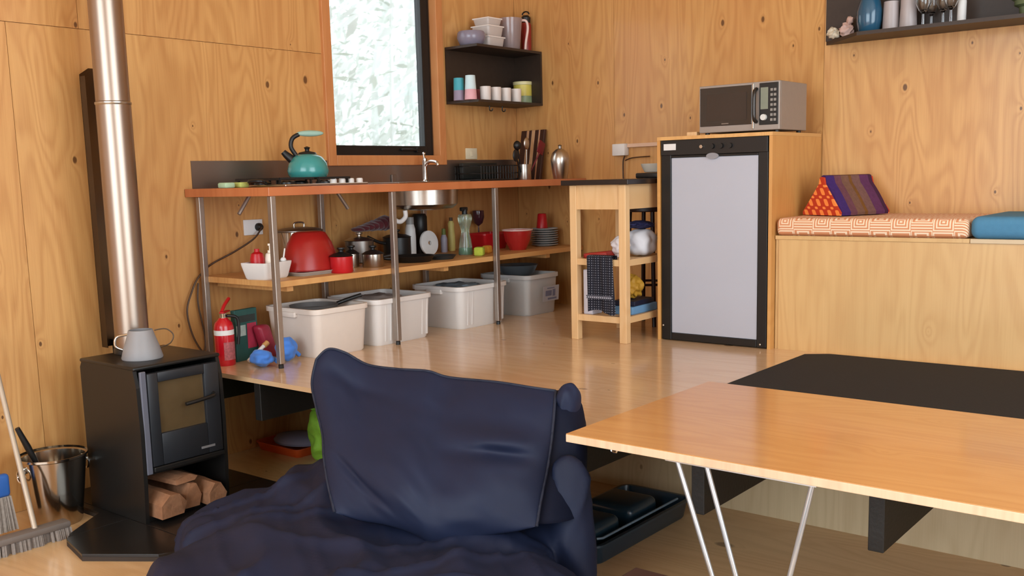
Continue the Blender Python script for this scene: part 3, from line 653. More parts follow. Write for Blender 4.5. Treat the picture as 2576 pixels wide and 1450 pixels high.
v = [[t.verts.new((xx, r_*math.cos(a), 0.078+r_*math.sin(a))) for a in np.linspace(0, 2*math.pi, n, endpoint=False)] for r_, xx in ((0.014, -.008), (0.05, -.012), (0.078, -.006), (0.078, .006), (0.05, .012), (0.014, .008))]
for a, b in zip(v, v[1:]+v[:1]):
    for k in range(n): t.faces.new((a[k], a[(k+1) % n], b[(k+1) % n], b[k]))
for vv in t.verts: vv.co.x -= (vv.co.z)*0.12
mk('disc', t, M('bottle_white'), dsk, 40)
cg = thing('coffee_grinder', 'black coffee grinder behind the round white lid', 'grinder', sp(1058, 0.085))
t = B(); lathe(t, [(0, 0), (0.05, 0), (0.052, 0.02), (0.045, 0.14), (0.05, 0.15), (0.05, 0.24), (0.04, 0.26), (0, 0.262)], 28); mk('grinder_body', t, BLACKP, cg, 40)
bottle('lavender_bottle', 'pale lavender bottle with green cap', sp(1118, 0.13), [(0, 0), (0.022, 0), (0.023, 0.09), (0.014, 0.115), (0, 0.116)], M('lavender_plastic', '#a8a6b8', 0.4), [(0.015, 0.115), (0.013, 0.155), (0, 0.156)], M('moss_green', '#68763a', 0.5))
bottle('yellow_bottle', 'tall slim yellow bottle', sp(1137, 0.09), [(0, 0), (0.024, 0), (0.026, 0.02), (0.026, 0.10), (0.020, 0.15), (0.022, 0.18), (0.014, 0.20), (0, 0.20)], M('butter_yellow', '#d8cd7c', 0.45), [(0.013, 0.20), (0.012, 0.222), (0, 0.222)], M('cap_brown', '#5c4632', 0.5))
o_ = bottle('spray_bottle', 'clear spray bottle with green liquid', sp(1172, 0.42), [(0, 0), (0.045, 0), (0.047, 0.012), (0.036, 0.10), (0.024, 0.15), (0.040, 0.20), (0.046, 0.235), (0.040, 0.255), (0, 0.256)], M('green_tint_glass', '#cfe3cf', 0.1, trans=0.85, var=0.02), None, None)
t = B(); lathe(t, [(0, 0.004), (0.043, 0.004), (0.0445, 0.012), (0.041, 0.045), (0, 0.045)], 22); mk('green_liquid', t, M('green_soap', '#49a27a', 0.3, trans=0.3), o_, 40)
t = B(); lathe(t, [(0.018, 0.255), (0.016, 0.285), (0, 0.286)], 14); box(t, -0.012, 0.012, -0.035, 0.02, 0.275, 0.30, 0.005); mk('trigger', t, BLACKP, o_, 40)
sg = B(); box(sg, -0.03, 0.03, -0.035, 0.035, 0, 0.055, 0.012, 3)
tag(mk('dish_sponge', sg, M('lime_sponge', '#a7b23c', 0.9, var=0.2, scale=60, bump=0.3), smooth=50, loc=sp(1206, 0.56), rz=0.5), 'lime green sponge in front of the spray bottle', 'sponge')
sg = B(); box(sg, -0.025, 0.025, -0.03, 0.03, 0, 0.05, 0.012, 3)
tag(mk('dish_sponge', sg, M('orange_sponge', '#c98a2c', 0.9, var=0.2, scale=60, bump=0.3), smooth=50, loc=sp(1226, 0.47), rz=0.2), 'amber sponge beside the red tub', 'sponge')
wg = thing('wine_goblet', 'dark tinted goblet behind the spray bottle', 'goblet', sp(1206, 0.07))
t = B(); lathe(t, [(0.035, 0), (0.034, 0.004), (0.006, 0.012), (0.005, 0.15), (0.03, 0.17), (0.042, 0.21), (0.040, 0.255), (0.038, 0.255), (0.039, 0.21), (0.026, 0.175), (0, 0.165)], 24); mk('goblet_body', t, M('plum_glass', '#6a3b45', 0.1, trans=0.6), wg, 40)
rt_ = thing('red_tub', 'wide red plastic tub on the shelf behind the third metal leg', 'tub', sp(1228, 0.22), 0.0)
tray('tub_body', rt_, REDP, 0.085, 0.13, 0.11, 0.12, rim=0.006)
rb_ = thing('red_mixing_bowl', 'glossy red and white mixing bowl between the tub and plates', 'bowl', sp(1303, 0.47))
t = B(); lathe(t, shell([(0.055, 0), (0.058, 0.008), (0.085, 0.06), (0.098, 0.13)], 0.003), 36); mk('bowl_body', t, M('red_glass', '#c92f2c', 0.2, trans=0.3, coat=0.3), rb_, 40)
t = B(); lathe(t, [(0.0985, 0.126), (0.103, 0.130), (0.103, 0.136), (0.096, 0.136), (0.096, 0.126)], 36); mk('bowl_rim', t, M('pale_pink', '#e4c3bd', 0.4), rb_, 40)
pp = sp(1371, 0.42); nst = 8
for k in range(nst):
    t = B(); lathe(t, shell([(0.055, 0.0), (0.058, 0.003), (0.093, 0.010), (0.0935, 0.0145)], 0.003), 34)
    tag(mk('dinner_plate', t, M('stoneware_grey', '#a9adae', 0.4, var=0.03), smooth=40, loc=(pp.x+0.002*math.sin(k*2.3), pp.y+0.002*math.cos(k*1.9), SZ+k*0.0155)), ['lowest grey plate of the plate stack at the right end of the shelf', 'second lowest grey plate of the plate stack', 'third grey plate from the bottom of the plate stack', 'fourth grey plate from the bottom of the plate stack', 'fifth grey plate from the bottom of the plate stack', 'third grey plate from the top of the plate stack', 'second grey plate from the top of the plate stack', 'topmost grey plate of the plate stack under the red cup'][k], 'plate', 'stacked grey plates')
cup = thing('red_cup', 'red plastic cup upside down on the plate stack', 'cup', (pp.x-0.02, pp.y, SZ+(nst-1)*0.0155+0.0148))
t = B(); lathe(t, [(0, 0.10), (0.026, 0.10), (0.030, 0.095), (0.040, 0.0), (0.037, 0.0), (0.027, 0.09), (0, 0.092)], 28); mk('cup_body', t, REDP, cup, 40)

# ================================================================== TUBS AND THINGS ON THE PLATFORM UNDER THE BENCH
def storage_tub(lab, y0, y1, mat, zt, x1=0.668, x0=0.24, rz=0.0, ribs=True, slip=0.0):
    o_ = thing('storage_tub', lab, 'storage tub', ((x0+x1)/2, (y0+y1)/2, PL), rz, 'storage tubs under the kitchen bench')
    lx, ly = (x1-x0)/2, (y1-y0)/2; h = zt-PL
    tray('tub_body', o_, mat, lx-.012, ly-.012, h, 0.07, rim=0.012, t=0.005)
    for s in (-1, 1): t = B(); box(t, -0.06, 0.06, s*(ly-0.002)-0.012, s*(ly-0.002)+0.012, h*.82, h*.93, 0.005); mk('grip_handle', t, mat, o_, 40)
    if ribs:
        for yy in (-ly*.62, -ly*.45, ly*.62, ly*.78):
            t = B(); box(t, lx*0.965-.02, lx*0.965-.003, yy-0.008, yy+0.008, 0.02, h*.88, 0.004)
            for v in t.verts: v.co.x += (v.co.z/h-1)*lx*.06
            mk('rib', t, mat, o_, 40)
    return o_
storage_tub('cream storage tub behind the bean bag, nearest the fire extinguisher', 3.265, 3.655, M('cream_tub_plastic', '#d9cdc2', 0.5, var=0.03), 0.835, x1=0.672, ribs=False)
storage_tub('white ribbed storage tub second from the fire extinguisher', 3.69, 4.155, WHITEB, 0.838)
storage_tub('white ribbed storage tub third from the fire extinguisher', 4.375, 4.845, WHITEB, 0.838)
g4 = storage_tub('grey storage tub with a printed label beside the trolley', 5.03, 5.39, GREYB, 0.847, ribs=False)
t = B(); box(t, 0.2592, 0.2606, -0.07, 0.10, 0.09, 0.19)
for v in t.verts: v.co.x += (v.co.z/0.267-1)*0.018
lab_ = mk('printed_label', t, M('label_grey', '#a6a6ac', 0.5, var=0.1), g4)
for a in ((-0.045, 0.02, 0.125, 0.16), (0.03, 0.06, 0.12, 0.165), (-0.02, 0.075, 0.10, 0.112), (-0.03, 0.05, 0.172, 0.178)):
    t = B(); box(t, 0.2607, 0.2616, *a)
    for v in t.verts: v.co.x += (v.co.z/0.267-1)*0.018
    mk('label_print', t, M('label_ink', '#6a6f86', 0.6), lab_)
# contents: pan handle in the first tub, bowl in the last
fh = thing('tucked_pan', 'black pan with its handle sticking out of the cream tub', 'pan', (0.455, 3.44, 0.80))
t = B(); lathe(t, shell([(0.10, 0), (0.12, 0.01), (0.13, 0.035)], 0.003), 30); mk('pan_body', t, M('grey_pan', '#5f5b58', 0.5), fh, 40)
t = B(); tube(t, curve([(0.05, 0.12, 0.03), (0.07, 0.17, 0.045), (0.10, 0.25, 0.065)], 5), 0.011, 8); mk('handle', t, BLACKP, fh, 50)
for k, (y, lab) in enumerate(((3.92, 'crumpled grey cloth showing at the top of the second tub'), (4.61, 'crumpled blue-grey cloth showing at the top of the third tub'))):
    t = B(); blob(t, (0, 0, 0), 0.15, (1.05, 0.95, 0.33), 4, 0.3, k+2, 4.0, 3.0)
    tag(mk('folded_cloth', t, M('cloth_%d' % k, ('#8c8480', '#66727a')[k], 0.95, var=0.15), smooth=60, loc=(0.455, y, 0.785)), lab, 'cloth')
bw = thing('steel_mixing_bowl', 'steel mixing bowl resting in the top of the grey tub', 'bowl', (0.45, 5.20, 0.80))
t = B(); lathe(t, shell([(0.05, 0), (0.055, 0.005), (0.11, 0.05), (0.135, 0.10), (0.14, 0.102)], 0.003), 36); mk('bowl_body', t, M('blue_grey_metal', '#8a949c', 0.3, 0.7), bw, 40)

p = at_z(568, 912, PL); p = Vector((0.36, at_x(568, 905, 0.36).y, PL))
ex = thing('fire_extinguisher', 'small red fire extinguisher with white label on the platform', 'extinguisher', p, 0.6)
t = B(); lathe(t, [(0, 0), (0.046, 0), (0.049, 0.006), (0.049, 0.19), (0.043, 0.215), (0.026, 0.232), (0.020, 0.24), (0, 0.24)], 30); mk('cylinder', t, M('extinguisher_red', '#b5121f', 0.25, coat=0.4), ex, 40)
t = B(); lathe(t, [(0.0495, 0.155), (0.0495, 0.18)], 30); mk('white_band', t, WHITEP, ex, 40)
t = B(); 
for k in range(9):
    a0 = math.radians(-75+k*9); a1 = a0+math.radians(9)
    t.faces.new([t.verts.new((0.0497*math.cos(a), 0.0497*math.sin(a), z)) for a, z in ((a0, .03), (a1, .03), (a1, .12), (a0, .12))])
bmesh.ops.solidify(t, geom=t.faces[:], thickness=0.0006); mk('paper_label', t, M('red_white_print', '#d77f82', 0.5, var=0.5, scale=90), ex)
t = B(); lathe(t, [(0.017, 0.238), (0.017, 0.262), (0, 0.263)], 16); mk('valve', t, CHROME, ex, 40)
t = B(); box(t, -0.012, 0.012, -0.02, 0.075, 0.262, 0.270, 0.003); tube(t, curve([(0, -0.015, 0.27), (0, 0.03, 0.30), (0, 0.095, 0.325)], 4), 0.009, 8); mk('lever_handle', t, REDP, ex, 50)
t = B(); tube(t, curve([(0.02, 0.0, 0.25), (0.06, 0.03, 0.235), (0.065, 0.035, 0.17), (0.058, 0.03, 0.10)], 6), 0.008, 8); mk('hose', t, BLACKP, ex, 50)
# magazine and red folder leaning by the extinguisher
mg = thing('booklet', 'dark teal and white printed booklet propped up beside the extinguisher', 'booklet', (0.33, 3.075, PL), 0.15)
t = B(); box(t, -0.015, 0.015, -0.07, 0.085, 0.0, 0.265, 0.003); mk('cover', t, M('teal_print', '#24504c', 0.45, var=0.3, scale=18), mg)
for nm, a, c in (('cover_title', (-0.045, 0.07, 0.20, 0.235), '#26302f'), ('cover_photo', (-0.065, 0.0, 0.13, 0.185), '#9fb0ab'), ('cover_photo', (0.01, 0.075, 0.06, 0.19), '#a8324a')):
    t = B(); box(t, 0.0152, 0.0162, *a); mk(nm, t, M('print_'+c[1:], c, 0.5, var=0.3, scale=40), mg)
rf = thing('red_packet', 'dark red packet slumped against the booklet', 'packet', (0.37, 3.205, PL), 0.3)
t = B(); box(t, -0.03, 0.03, -0.045, 0.045, 0, 0.175, 0.02, 3)
for v in t.verts: v.co.y -= v.co.z*0.25; v.co.x -= v.co.z*0.12
mk('packet_body', t, M('packet_red', '#8e1f35', 0.45, var=0.35, scale=25), rf, 50)
wr = thing('white_stick', 'white stick with wooden end lying across the booklet foot', 'stick', (0.43, 3.02, PL))
t = B(); tube(t, [(0, 0.0, 0.012), (0, 0.10, 0.075)], 0.010, 10); mk('white_rod', t, WHITEP, wr, 50)
t = B(); tube(t, [(0, 0.10, 0.075), (0, 0.125, 0.09)], 0.014, 10); mk('wooden_end', t, SHELFW, wr, 50)
BLUEC = M('bright_blue_cloth', '#3f7ad0', 0.7, var=0.15, sheen=0.2)
for k, (px, py, e, lab) in enumerate(((668, 918, (1.0, 1.1, 0.75), 'bright blue rubber glove in front of the first metal leg, left piece'), (726, 907, (0.9, 1.0, 1.05), 'bright blue crumpled rubber glove right of the first metal leg'))):
    q = at_z(px, py, PL); t = B(); blob(t, (0, 0, 0.05*e[2]*0.93), 0.055, e, 4, 0.25, k+5, 1.8)
    zm = min(v.co.z for v in t.verts)
    for v in t.verts: v.co.z -= zm
    for j in range(3): tube(t, curve([(0.0, -0.02+0.02*j, 0.03), (0.035, -0.03+0.03*j, 0.045), (0.065, -0.045+0.045*j, 0.02)], 3), 0.011, 8)
    tag(mk('rubber_glove', t, BLUEC, smooth=60, loc=(0.58 if k == 0 else 0.55, 2.99 if k == 0 else 3.165, PL), rz=1.6+0.5*k), lab, 'glove')

# ================================================================== CORNER SHELF (left) AND ITS THINGS
cs = thing('corner_wall_shelf', 'dark open box shelf mounted in the corner right of the window', 'shelf', (0, 0, 0))
S0, S1, SX = 1.975, 2.345, 0.285
sy = lambda x: yb_at(x)-0.003
for nm, z in (('bottom_board', S0), ('top_board', S1-0.016)):
    t = B(); prism(t, [(0.002, 5.04), (SX, 5.04), (SX, sy(SX)), (0.002, sy(0))], z, z+0.016); mk(nm, t, DARKBOX, cs)
t = B(); box(t, 0.002, 0.010, 5.04, sy(0.01), S0+0.0165, S1-0.0165); mk('back_panel', t, DARKBOX, cs)
t = B(); prism(t, [(0.011, sy(0.011)-0.016), (SX, sy(SX)-0.016), (SX, sy(SX)), (0.011, sy(0.011))], S0+0.0165, S1-0.0165); mk('end_panel', t, DARKBOX, cs)
for px in (1232, 1264):
    p = at_x(px, 280, 0.08); t = B(); tube(t, curve([(0.08, p.y, S0), (0.08, p.y, S0-0.03), (0.10, p.y, S0-0.035), (0.105, p.y, S0-0.02)], 4), 0.004, 6); mk('hook', t, BLACKM, cs, 50)
IN = S0+0.0165; TP = S1+0.0005
def cp(px, x, z): p = at_x(px, 230, x); return Vector((x, p.y, z))
def cup2(name, lab, p, r0, r1, h, m0, m1=None, split=0.5, cat='cup', group=None):
    o_ = thing(name, lab, cat, p, 0, group)
    rs = r0+(r1-r0)*split
    if m1:
        t = B(); lathe(t, [(0, 0), (r0, 0), (rs, h*split), (0, h*split)], 26); mk('cup_base', t, m0, o_, 40)
        t = B(); lathe(t, [(rs, h*split+.0003), (r1, h), (r1-.003, h), (rs-.003, h*split+.004), (0, h*split+.004)], 26); mk('cup_rim', t, m1, o_, 40)
    else:
        t = B(); lathe(t, shell([(r0, 0), (r0+(r1-r0)*.5, h*.5), (r1, h)], 0.003), 26); mk('cup_body', t, m0, o_, 40)
    return o_
cup2('tumbler', 'teal and mauve two-tone tumbler at the left of the corner shelf', cp(1155, 0.12, IN), 0.038, 0.034, 0.145, M('mauve', '#8d7f92', 0.5), M('teal_cup', '#3f9aa6', 0.5), 0.45, group='upturned tumblers')
cup2('tumbler', 'white and pink two-tone tumbler next to the teal one', cp(1184, 0.22, IN), 0.041, 0.032, 0.155, M('pink_cup', '#d7a0a6', 0.5), M('pale_aqua', '#c6dadd', 0.5), 0.42, group='upturned tumblers')
t0 = cp(1206, 0.17, IN); o_ = cup2('small_red_cup', 'small dark red cup behind the pink tumbler', Vector((0.10, cp(1206, 0.10, IN).y, IN)), 0.028, 0.03, 0.085, M('dull_red', '#8a3436', 0.5))
MUG = M('white_mug', '#d9d0c9', 0.35, var=0.03)
for k, (px, lab) in enumerate(((1221, 'leftmost of the row of white mugs on the corner shelf'), (1247, 'second white mug from the left on the corner shelf'), (1272, 'third white mug from the left on the corner shelf'), (1298, 'rightmost white mug of the row, before the yellow tin'))):
    q = cp(px, 0.235, IN); m_ = thing('coffee_mug', lab, 'mug', q, 2.0, 'white mugs in a row')
    t = B(); lathe(t, shell([(0.034, 0), (0.036, 0.004), (0.037, 0.088), (0.037, 0.090)], 0.003), 26); mk('mug_body', t, MUG, m_, 40)
    t = B(); tube(t, curve([(0.035, 0, 0.07), (0.052, 0, 0.068), (0.055, 0, 0.045), (0.05, 0, 0.025), (0.035, 0, 0.02)], 4), 0.004, 6); mk('handle', t, MUG, m_, 50)
q = cp(1312, 0.13, IN); tn = thing('yellow_tin', 'yellow and green tin at the right of the corner shelf', 'tin', (0.12, q.y+0.03, IN))
t = B(); lathe(t, [(0, 0), (0.068, 0), (0.068, 0.058), (0, 0.058)], 30); mk('tin_base', t, M('tin_green', '#8f9f7a', 0.4, var=0.4, scale=30), tn, 40)
t = B(); lathe(t, [(0.068, 0.0585), (0.068, 0.135), (0, 0.135)], 30); mk('tin_wall', t, M('tin_yellow', '#d6c55a', 0.4, var=0.15), tn, 40)
t = B(); lathe(t, [(0.071, 0.136), (0.071, 0.158), (0, 0.16)], 30); mk('lid', t, M('tin_cream', '#d9cf9a', 0.4), tn, 40)
# on top
FROST = M('frosted_tub', '#d8cdc6', 0.35, trans=0.25, var=0.05)
q = cp(1158, 0.15, TP); gb_ = thing('glass_bowl', 'mauve grey glass bowl on top of the corner shelf', 'bowl', (0.15, 5.142, TP))
t = B(); lathe(t, shell([(0.06, 0), (0.075, 0.008), (0.096, 0.05), (0.092, 0.085), (0.085, 0.095)], 0.004), 32); mk('bowl_body', t, M('mauve_glass', '#9b93a4', 0.2, trans=0.35), gb_, 40)
q = cp(1222, 0.16, TP)
for k, (dz, w, h, lab) in enumerate(((0.0, 0.085, 0.075, 'lowest of the three stacked frosted food containers on the corner shelf'), (0.0765, 0.08, 0.07, 'middle frosted food container of the stack on the corner shelf'), (0.148, 0.072, 0.05, 'topmost frosted food container of the stack on the corner shelf'))):
    f_ = thing('food_container', lab, 'container', (0.14, q.y+0.06, TP+dz), 0.0, 'stacked food containers')
    tray('container_body', f_, FROST, w*0.95, w, h-0.010, 0.08); t = B(); box(t, -w, w, -w*1.04, w*1.04, h-0.0098, h, 0.003); mk('lid', t, M('lid_white', '#e0d8d2', 0.4), f_)
q = cp(1312, 0.17, TP); jg = thing('water_jug', 'clear water filter jug with white handle on the corner shelf', 'jug', (0.17, 5.53, TP), math.radians(50))
t = B(); lathe(t, shell([(0.062, 0), (0.066, 0.006), (0.082, 0.18), (0.086, 0.215)], 0.003), 32); mk('jug_body', t, M('smoky_clear', '#c3b0ae', 0.15, trans=0.6), jg, 40)
t = B(); lathe(t, [(0, 0.05), (0.035, 0.05), (0.045, 0.14), (0, 0.14)], 24); mk('filter_insert', t, M('filter_white', '#c9bfba', 0.4), jg, 40)
t = B(); tube(t, curve([(0.08, 0, 0.205), (0.115, 0, 0.20), (0.125, 0, 0.15), (0.11, 0, 0.06), (0.105, 0, 0.01)], 5), 0.009, 8); mk('handle', t, M('handle_pinkwhite', '#dcc0b6', 0.4), jg, 50)
q = cp(1346, 0.16, TP); rt2 = thing('red_flask', 'tall red flask with black lid at the right of the corner shelf', 'flask', (0.17, yb_at(.17)-.05, TP))
t = B(); lathe(t, [(0, 0), (0.036, 0), (0.038, 0.19), (0.03, 0.205), (0, 0.205)], 26); mk('flask_body', t, M('flask_red', '#8f2b25', 0.35), rt2, 40)
t = B(); lathe(t, [(0.032, 0.206), (0.034, 0.24), (0.022, 0.255), (0, 0.256)], 22); tube(t, [(0.0+0.03*math.cos(a), 0, 0.262+0.02*math.sin(a)) for a in np.linspace(0, math.pi, 8)], 0.005, 6); mk('lid', t, BLACKP, rt2, 40)

# ================================================================== RIGHT WALL SHELF AND ITS THINGS
RS0, RSD = 2.135, 0.27
rs = thing('long_wall_shelf', 'long dark open box shelf on the wall above the bench', 'shelf', (0, 0, 0))
ye = YR-0.003; xl = XC+0.012
fp = [(xl, ye), (xl+0.26, ye-RSD), (5.0, ye-RSD), (5.0, ye)]
t = B(); prism(t, fp, RS0, RS0+0.018); mk('bottom_board', t, DARKBOX, rs)
t = B(); prism(t, fp, RS0+0.42, RS0+0.438); mk('top_board', t, DARKBOX, rs)
t = B(); box(t, xl, 5.0, ye-0.010, ye, RS0+0.0185, RS0+0.4195); mk('back_panel', t, DARKBOX, rs)
t = B(); box(t, 4.98, 5.0, ye-RSD, ye-0.0105, RS0+0.0185, RS0+0.4195); mk('end_panel', t, DARKBOX, rs)
RZ = RS0+0.0185
def rp(px, y): p = at_y(px, 40, y); return Vector((p.x, y, RZ))
for k, (px, y, s, lab) in enumerate(((2096, 5.26, 0.030, 'small cream shell ornament at the left end of the long shelf'), (2130, 5.25, 0.034, 'small pinkish shell ornament beside the blue vase'))):
    t = B(); blob(t, (0, 0, s*0.9), s, (1, .8, .95), 3, 0.6, k+11, 2.5); blob(t, (s*.6, 0, s*1.7*k+s*.5), s*.6, (1, 1, 1), 2, 0.6, k+21, 2.5)
    zm = min(v.co.z for v in t.verts)
    for v in t.verts: v.co.z -= zm
    tag(mk('shell_ornament', t, M('shell_%d' % k, ('#cfc4ae', '#c9aaa0')[k], 0.6, var=0.2), smooth=60, loc=rp(px, y)), lab, 'ornament')
q = rp(2188, 5.20); vs = thing('blue_vase', 'dark blue glazed vase on the long wall shelf', 'vase', q)
t = B(); lathe(t, shell([(0.045, 0), (0.05, 0.005), (0.062, 0.06), (0.064, 0.11), (0.05, 0.16), (0.035, 0.19), (0.04, 0.21)], 0.004), 30); mk('vase_body', t, M('blue_glaze', '#24506a', 0.18, var=0.1, coat=0.5), vs, 40)
for k, (px, lab) in enumerate(((2242, 'left pale tumbler on the long wall shelf'), (2285, 'right pale tumbler on the long wall shelf'))):
    cup2('pale_tumbler', lab, rp(px, 5.20-0.01*k), 0.042, 0.036, 0.145, M('pale_lilac', '#b5abaa', 0.35, trans=0.2), group='pale tumblers on the long shelf')
for k, (px, y, lab) in enumerate(((2322, 5.14, 'leftmost wine glass on the long wall shelf'), (2343, 5.25, 'second wine glass from the left on the long wall shelf'), (2372, 5.18, 'third wine glass from the left on the long wall shelf'), (2392, 5.12, 'rightmost wine glass beside the white bottle'))):
    g_ = thing('wine_glass', lab, 'glass', rp(px, y), 0, 'wine glasses on the long shelf')
    t = B(); lathe(t, [(0.033, 0), (0.033, 0.002), (0.006, 0.006), (0.0045, 0.06), (0.02, 0.075), (0.036, 0.11), (0.033, 0.17), (0.0315, 0.17), (0.0345, 0.11), (0.018, 0.077), (0, 0.07)], 26); mk('glass_body', t, GLASS, g_, 40)
q = rp(2419, 5.18); wb_ = bottle('white_slim_bottle', 'slim white bottle right of the wine glasses', q, [(0, 0), (0.02, 0), (0.021, 0.10), (0.012, 0.14), (0, 0.14)], M('bottle_white'), [(0.010, 0.14), (0.010, 0.16), (0, 0.16)], M('bottle_white'))
q = rp(2566, 5.18); gbw = thing('green_bowl', 'green ribbed bowl at the right end of the long shelf', 'bowl', (q.x+0.05, 5.18, RZ+0.0))
t = B(); lathe(t, shell([(0.05, 0), (0.055, 0.04), (0.075, 0.05), (0.075, 0.07), (0.09, 0.08), (0.10, 0.13)], 0.004), 30); mk('bowl_body', t, M('olive_ceramic', '#5d6a4a', 0.4), gbw, 40)

# ================================================================== TROLLEY AND ITS THINGS
tr = thing('kitchen_trolley', 'pale birch kitchen trolley with black top beside the fridge cabinet', 'trolley', (0, 0, 0))
X0, X1, Y0, Y1 = 1.405, 1.765, 4.47, 4.97; LW = 0.044
for x in (X0, X1-LW):
    for y in (Y0, Y1-LW):
        t = B(); box(t, x, x+LW, y, y+LW, PL, 1.428, 0.003); mk('leg', t, TROLW, tr)
t = B(); box(t, X0-0.035, X1+0.035, Y0-0.03, Y1+0.03, 1.4285, 1.456, 0.003); mk('black_top', t, M('black_top', '#1d1512', 0.35, var=0.2, coat=0.2), tr)
for nm, a in (('apron', (X0+LW, X1-LW, Y0+0.008, Y0+0.026)), ('apron', (X0+LW, X1-LW, Y1-0.026, Y1-0.008)), ('apron', (X0+0.008, X0+0.026, Y0+LW, Y1-LW)), ('apron', (X1-0.026, X1-0.008, Y0+LW, Y1-LW))):
    t = B(); box(t, a[0]+.0005, a[1]-.0005, a[2], a[3], 1.298, 1.428); mk(nm, t, TROLW, tr)
TS = {}
for zt in (1.030, 0.722):
    for a in ((X0+LW+.0005, X1-LW-.0005, Y0+0.006, Y0+0.030), (X0+LW+.0005, X1-LW-.0005, Y1-0.030, Y1-0.006)):
        t = B(); box(t, a[0], a[1], a[2], a[3], zt-0.034, zt); mk('shelf_rail', t, TROLW, tr)
    for xx in (X0+0.006, X1-0.030):
        t = B(); box(t, xx, xx+0.024, Y0+LW+.0005, Y1-LW-.0005, zt-0.034, zt); mk('shelf_rail', t, TROLW, tr)
    for k in range(6):
        xx = X0+0.035+k*(X1-X0-0.07-0.035)/5; t = B(); box(t, xx, xx+0.035, Y0+0.031, Y1-0.031, zt-0.022, zt-0.006); mk('shelf_slat', t, TROLW, tr)
U, Lz = 1.0245, 0.7165
# gingham tea towel hung over the front rail of the upper shelf
def gingham(name, dark, lite, s):
    m, nt, b = newmat(name); tc = nt.nodes.new('ShaderNodeTexCoord'); sp_ = nt.nodes.new('ShaderNodeSeparateXYZ'); nt.links.new(tc.outputs['Object'], sp_.inputs[0])
    u = math_node(nt, 'SINE', math_node(nt, 'MULTIPLY', sp_.outputs[0], s)); v = math_node(nt, 'SINE', math_node(nt, 'MULTIPLY', sp_.outputs[2], s))
    f = math_node(nt, 'MULTIPLY', math_node(nt, 'GREATER_THAN', u, 0.25), math_node(nt, 'GREATER_THAN', v, 0.25))
    mx = nt.nodes.new('ShaderNodeMix'); mx.data_type = 'RGBA'; mx.inputs['A'].default_value = lin(dark); mx.inputs['B'].default_value = lin(lite)
    nt.links.new(f, mx.inputs['Factor']); nt.links.new(mx.outputs['Result'], b.inputs['Base Color']); b.inputs['Roughness'].default_value = 0.95; return m
tl = thing('tea_towel', 'dark checked tea towel hanging over the trolley shelf rail', 'towel', (1.608, Y0-0.006, 0.745))
t = B(); rows, colsn = 26, 22; g = []
for j in range(rows+1):
    zz = 0.0+0.302*j/rows; r_ = []
    for i in range(colsn+1):
        u = i/colsn; w_ = 0.160*(1+0.06*(1-j/rows)); r_.append(t.verts.new(((u-.5)*w_+0.012*(1-j/rows), -0.012-0.008*math.sin(u*9+1)*(1-0.7*j/rows)-0.004*math.sin(u*23), zz+0.012*math.sin(u*5)*(j == 0))))
    g.append(r_)
for j in range(5):   # fold over the rail and down behind
    a = math.pi*(j+1)/5; g.append([t.verts.new((v.co.x, -0.012+0.0285*(1-math.cos(a)), 0.302+0.006*math.sin(a)-(0.03 if j == 4 else 0))) for v in g[rows]])
for a, b in zip(g, g[1:]):
    for i in range(colsn): t.faces.new((a[i], a[i+1], b[i+1], b[i]))
bmesh.ops.solidify(t, geom=t.faces[:], thickness=0.003)
mk('towel_cloth', t, gingham('dark_gingham', '#2a2a36', '#8f8f9a', 480.0), tl, 60)
t = B(); box(t, -0.078, 0.082, -0.0265, -0.0225, 0.075, 0.092)
mk('towel_stripe', t, gingham('towel_band', '#55555f', '#b9b9c0', 480.0), tl)
# on the trolley
def tp_(px, y, z): p = at_y(px, 600, y); return Vector((p.x, y, z))
t = B(); box(t, -0.075, 0.075, -0.06, 0.06, 0, 0.035, 0.012, 3)
for v in t.verts: v.co.z += 0.012*math.sin(v.co.x*40)*(v.co.z > 0.02)
tag(mk('red_cloth_packet', t, M('packet_scarlet', '#9e2b22', 0.5, var=0.2), smooth=50, loc=tp_(1497, 4.60, U)+Vector((0.03, 0, 0)), rz=0.1), 'flat red packet on the upper trolley shelf', 'packet')
t = B(); blob(t, (0, 0, 0.055), 0.06, (0.85, 0.9, 0.95), 4, 0.3, 31, 3.0); zm = min(v.co.z for v in t.verts)
for v in t.verts: v.co.z -= zm
tag(mk('white_bag', t, M('white_bag', '#d8cfcf', 0.6), smooth=60, loc=tp_(1562, 4.66, U)), 'small white plastic bag on the upper trolley shelf', 'bag')
t = B(); blob(t, (0, 0, 0.07), 0.085, (0.9, 1.0, 0.85), 4, 0.14, 41, 2.0, 3.2); zm = min(v.co.z for v in t.verts)
for v in t.verts: v.co.z -= zm
tag(mk('white_parcel', t, M('parcel_white', '#d5d6dc', 0.6), smooth=60, loc=Vector((1.655, 4.80, U))), 'white wrapped parcel at the right of the upper trolley shelf', 'parcel')
t = B(); blob(t, (0, 0, 0.02), 0.075, (1.0, 0.9, 0.3), 4, 0.3, 51, 3.2); zm = min(v.co.z for v in t.verts)
for v in t.verts: v.co.z -= zm
tag(mk('navy_cloth', t, M('navy_bundle', '#23244a', 0.8), smooth=60, loc=Vector((1.655, 4.80, U+0.152))), 'navy cloth bundle lying on the white parcel', 'cloth')
t = B(); box(t, -0.03, 0.03, -0.05, 0.05, 0, 0.25, 0.006)
tag(mk('white_carton', t, M('carton_lilac', '#cfcbd4', 0.6), loc=Vector((1.484, 4.57, Lz))), 'tall white carton at the left of the lower trolley shelf', 'carton')
t = B(); box(t, -0.075, 0.075, -0.14, 0.14, 0, 0.045, 0.006)
tag(mk('blue_box', t, M('sky_blue_box', '#6f9cc4', 0.5), loc=Vector((1.642, 4.74, Lz)), rz=0.04), 'flat light blue box on the lower trolley shelf', 'box')
